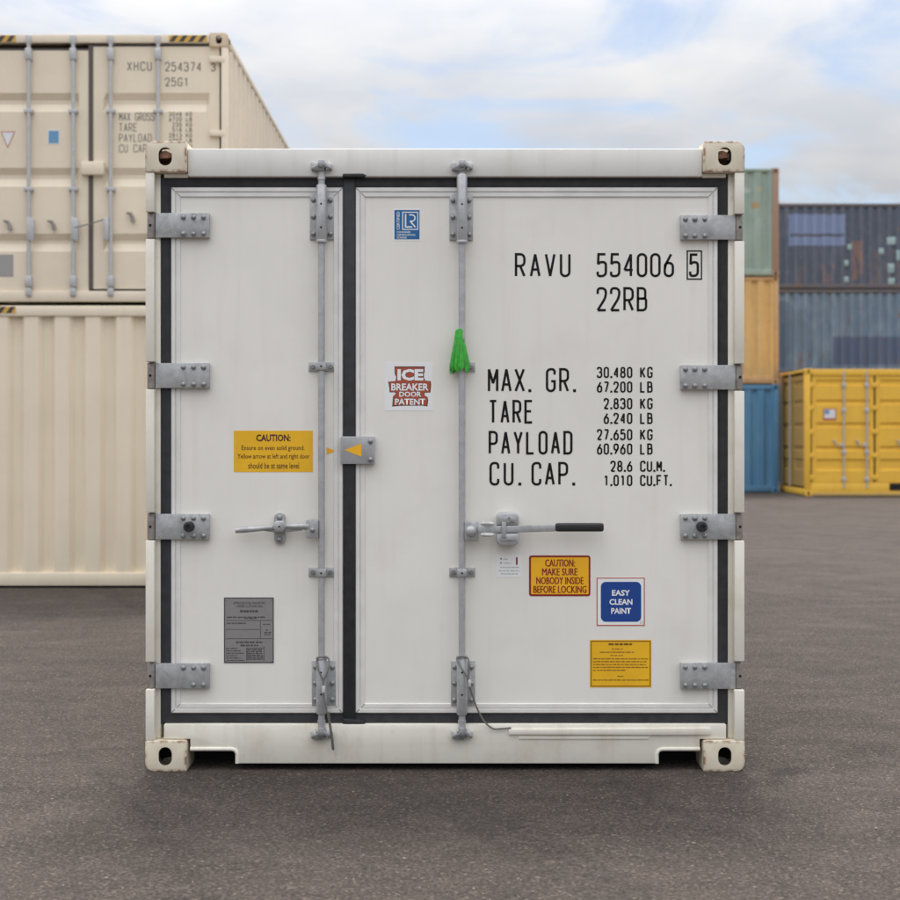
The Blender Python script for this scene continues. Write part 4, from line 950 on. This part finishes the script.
# ---- right stack of three, ends towards us
DR = FPX/41.5; YRr = DR-CD
xr1 = (779-450)/41.5; xr0 = xr1-2.438; hs = 2.607
grp = 'stack of three faded containers at right'
container('shipping_container', 'blue ribbed container at the bottom of the stack of three at right', (xr0, YRr, 0), 2.438, 6.058, hs, M['c_blue'], fr_pitch=0.30, group=grp, hdr=0.12, sil=0.16)
container('shipping_container', 'faded orange container in the middle of the stack of three at right', (xr0, YRr+0.02, hs+0.004), 2.438, 6.058, hs-0.004, M['c_orange'], mat_post=M['c_orange_post'], fr_pitch=0.34, group=grp, hdr=0.10, sil=0.17)
gt = container('shipping_container', 'faded green container with rusty brown post on top of the stack of three', (xr0, YRr-0.01, 2*hs+0.004), 2.438, 6.058, hs-0.004, M['c_green'], mat_post=M['c_green_post'], mat_rail=M['c_green'], fr_pitch=0.36, group=grp, hdr=0.08, sil=0.17, post=0.16)

# ---- navy stack behind, long sides towards us
DN = FPX/33.5; YN = DN-CD; xn0 = (774-450)/33.5
grp = 'dark blue containers stacked behind the yellow one'
hb, hm = 3.18, 2.57
container('shipping_container', 'dark blue container at the foot of the stack behind the yellow container', (xn0, YN, 0), 12.192, 2.438, hb, M['c_navy'], mat_rail=M['c_grime'], group=grp)
container('shipping_container', 'weathered light blue-grey container right above the yellow one', (xn0, YN, hb+0.004), 12.192, 2.438, hm-0.004, M['c_steelblue'], mat_rail=M['c_grime'], mat_post=M['c_navy'], group=grp)
nv = container('shipping_container', 'dark navy container with pale blue repainted rectangle and mint patches, top of stack at right', (xn0, YN, hb+hm+0.004), 12.192, 2.438, hm-0.004, M['c_navy'], mat_rail=M['c_grime'], group=grp)
nr = (xn0, YN, hb+hm+0.004)
for (a, b, c, d) in ((847.5, 244, 851.8, 249.5), (844.5, 260, 848.8, 266), (844.5, 276.5, 849, 282.5), (878.8, 248, 884, 254), (887, 237, 896, 244.5), (896.5, 250, 901, 260), (888, 263.5, 894.6, 272.6), (888.6, 278, 895, 284.5)):
    q = MB(); X0, Z0 = PX(a, YN, nr), PZ(d, YN, nr); X1, Z1 = PX(c, YN, nr), PZ(b, YN, nr); q.box(X0, X1, 0.016, 0.024, Z0, Z1); q.build('repair_patch', M['mint'], nv, 0.002)

# ---- yellow side-opening container
DY = FPX/44.0; YY = DY-CD; xy0 = (805-450)/44.0; HY = 2.896
yr = (xy0, YY, 0)
yel = container('shipping_container', 'bright yellow side-opening container with folding doors on the asphalt at right', (xy0, YY, 0), 6.058, 2.438, HY, M['c_yellow'], mat_rail=M['c_yellow'], front='open', left='open', post=0.13, hdr=0.16, sil=0.30)
def yx(px, y=0.0): return PX(px, YY+y, yr)
def yz(py, y=0.0): return PZ(py, YY+y, yr)
gr_z = [(yz(a), yz(b)) for a, b in ((470.5, 459), (451, 446), (427.5, 422.5), (404.5, 399.5), (385.5, 379.5))]
def leaf(x0, x1, z0, z1, axis=0, pos=0.03, mat=None):
    q = MB(); prof = [(z0, 0)]
    for a, b in gr_z[:]:
        if a < z0+0.03: continue
        prof += [(a, 0), (a+0.02, 0.03), (b-0.03, 0.03), (b, 0)]
    prof += [(z1, 0)]; mg = 0.09
    cols = [(x0, 0), (x0+mg, 0), (x0+mg+0.02, 1), (x1-mg-0.02, 1), (x1-mg, 0), (x1, 0)]
    f = (lambda s, d, z: (s, pos+d, z)) if axis == 0 else (lambda s, d, z: (pos+d, s, z))
    g = [[q.bm.verts.new(f(s, y*k, z)) for s, k in cols] for z, y in prof]
    for a, b in zip(g, g[1:]):
        for i in range(5): q.bm.faces.new((a[i], a[i+1], b[i+1], b[i]))
    d = q.build('door', mat or M['c_yellow'], yel, smooth=0); return d
z0y, z1y = 0.31, HY-0.165
lw = (6.058-0.26)/4
far_b = M['galv_far']
for i in range(4):
    a = 0.13+i*lw; d = leaf(a+0.035, a+lw-0.012, z0y, z1y)
    q = MB(); q.box(a-0.002, a+0.034, 0.058, 0.075, z0y, z1y); q.build('hinge_gap', M['slit'], d)
    for zz in (0.42, 0.92, 1.46, 2.0, 2.52):
        q = MB(); q.box(a-0.055, a+0.075, 0.006, 0.05, zz-0.055, zz+0.055); q.build('hinge', M['c_yellow'], d, 0.01)
    for fx in (0.52, 0.88):
        x = a+lw*fx; q = MB(); q.tube([(x, 0.008, 0.17), (x, 0.008, HY-0.05)], 0.022, 12); b = q.build('lock_bar', far_b, d)
        for zz in (0.38, 1.0, 1.95, 2.52):
            q = MB(); q.box(x-0.045, x+0.045, -0.018, 0.035, zz-0.05, zz+0.05); q.build('bearing_bracket', far_b, b, 0.01)
        q = MB(); q.box(x-0.10, x-0.01, -0.016, 0.0, 1.12, 1.20); q.build('handle_hub', far_b, b, 0.006)
        q = MB(); q.tube([(x-0.24, 0.0, 1.28), (x-0.20, 0.004, 1.24), (x-0.18, 0.02, 1.14)], [0.015, 0.022, 0.02], 8); q.build('handle_catch', far_b, b)
q = MB(); q.box(yx(823.4), yx(836.8), 0.027, 0.033, yz(420.4), yz(408.4)); st = q.build('sticker', M['red_thin'], yel, smooth=0)
q = MB(); q.box(yx(824.6), yx(835.6), 0.0255, 0.0275, yz(418.2), yz(409.4)); q.build('print_field', M['far_white'], st, smooth=0)
q = MB(); q.box(yx(825.0), yx(829.6), 0.0240, 0.0262, yz(414.0), yz(409.8)); q.build('print_block', M['far_blue'], st, smooth=0)
for pa, pb in ((889.5, 908), (945, 963)):
    q = MB(); q.box(yx(pa), yx(pb), 0.0075, 0.012, yz(490.6), yz(483.2)); q.build('fork_pocket', M['hole'], yel)
q = MB(); q.box(CX+0.005, 6.058-CX-0.005, 0.002, 0.02, 0.012, 0.075); q.build('bottom_flange', M['c_yellow_rail'], yel, 0.003)
# its left end: two plain doors with bars, seen obliquely
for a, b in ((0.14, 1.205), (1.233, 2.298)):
    d = leaf(a, b, z0y-0.1, z1y+0.03, 1, 0.03, M['c_yellow_dirty_shaded'])
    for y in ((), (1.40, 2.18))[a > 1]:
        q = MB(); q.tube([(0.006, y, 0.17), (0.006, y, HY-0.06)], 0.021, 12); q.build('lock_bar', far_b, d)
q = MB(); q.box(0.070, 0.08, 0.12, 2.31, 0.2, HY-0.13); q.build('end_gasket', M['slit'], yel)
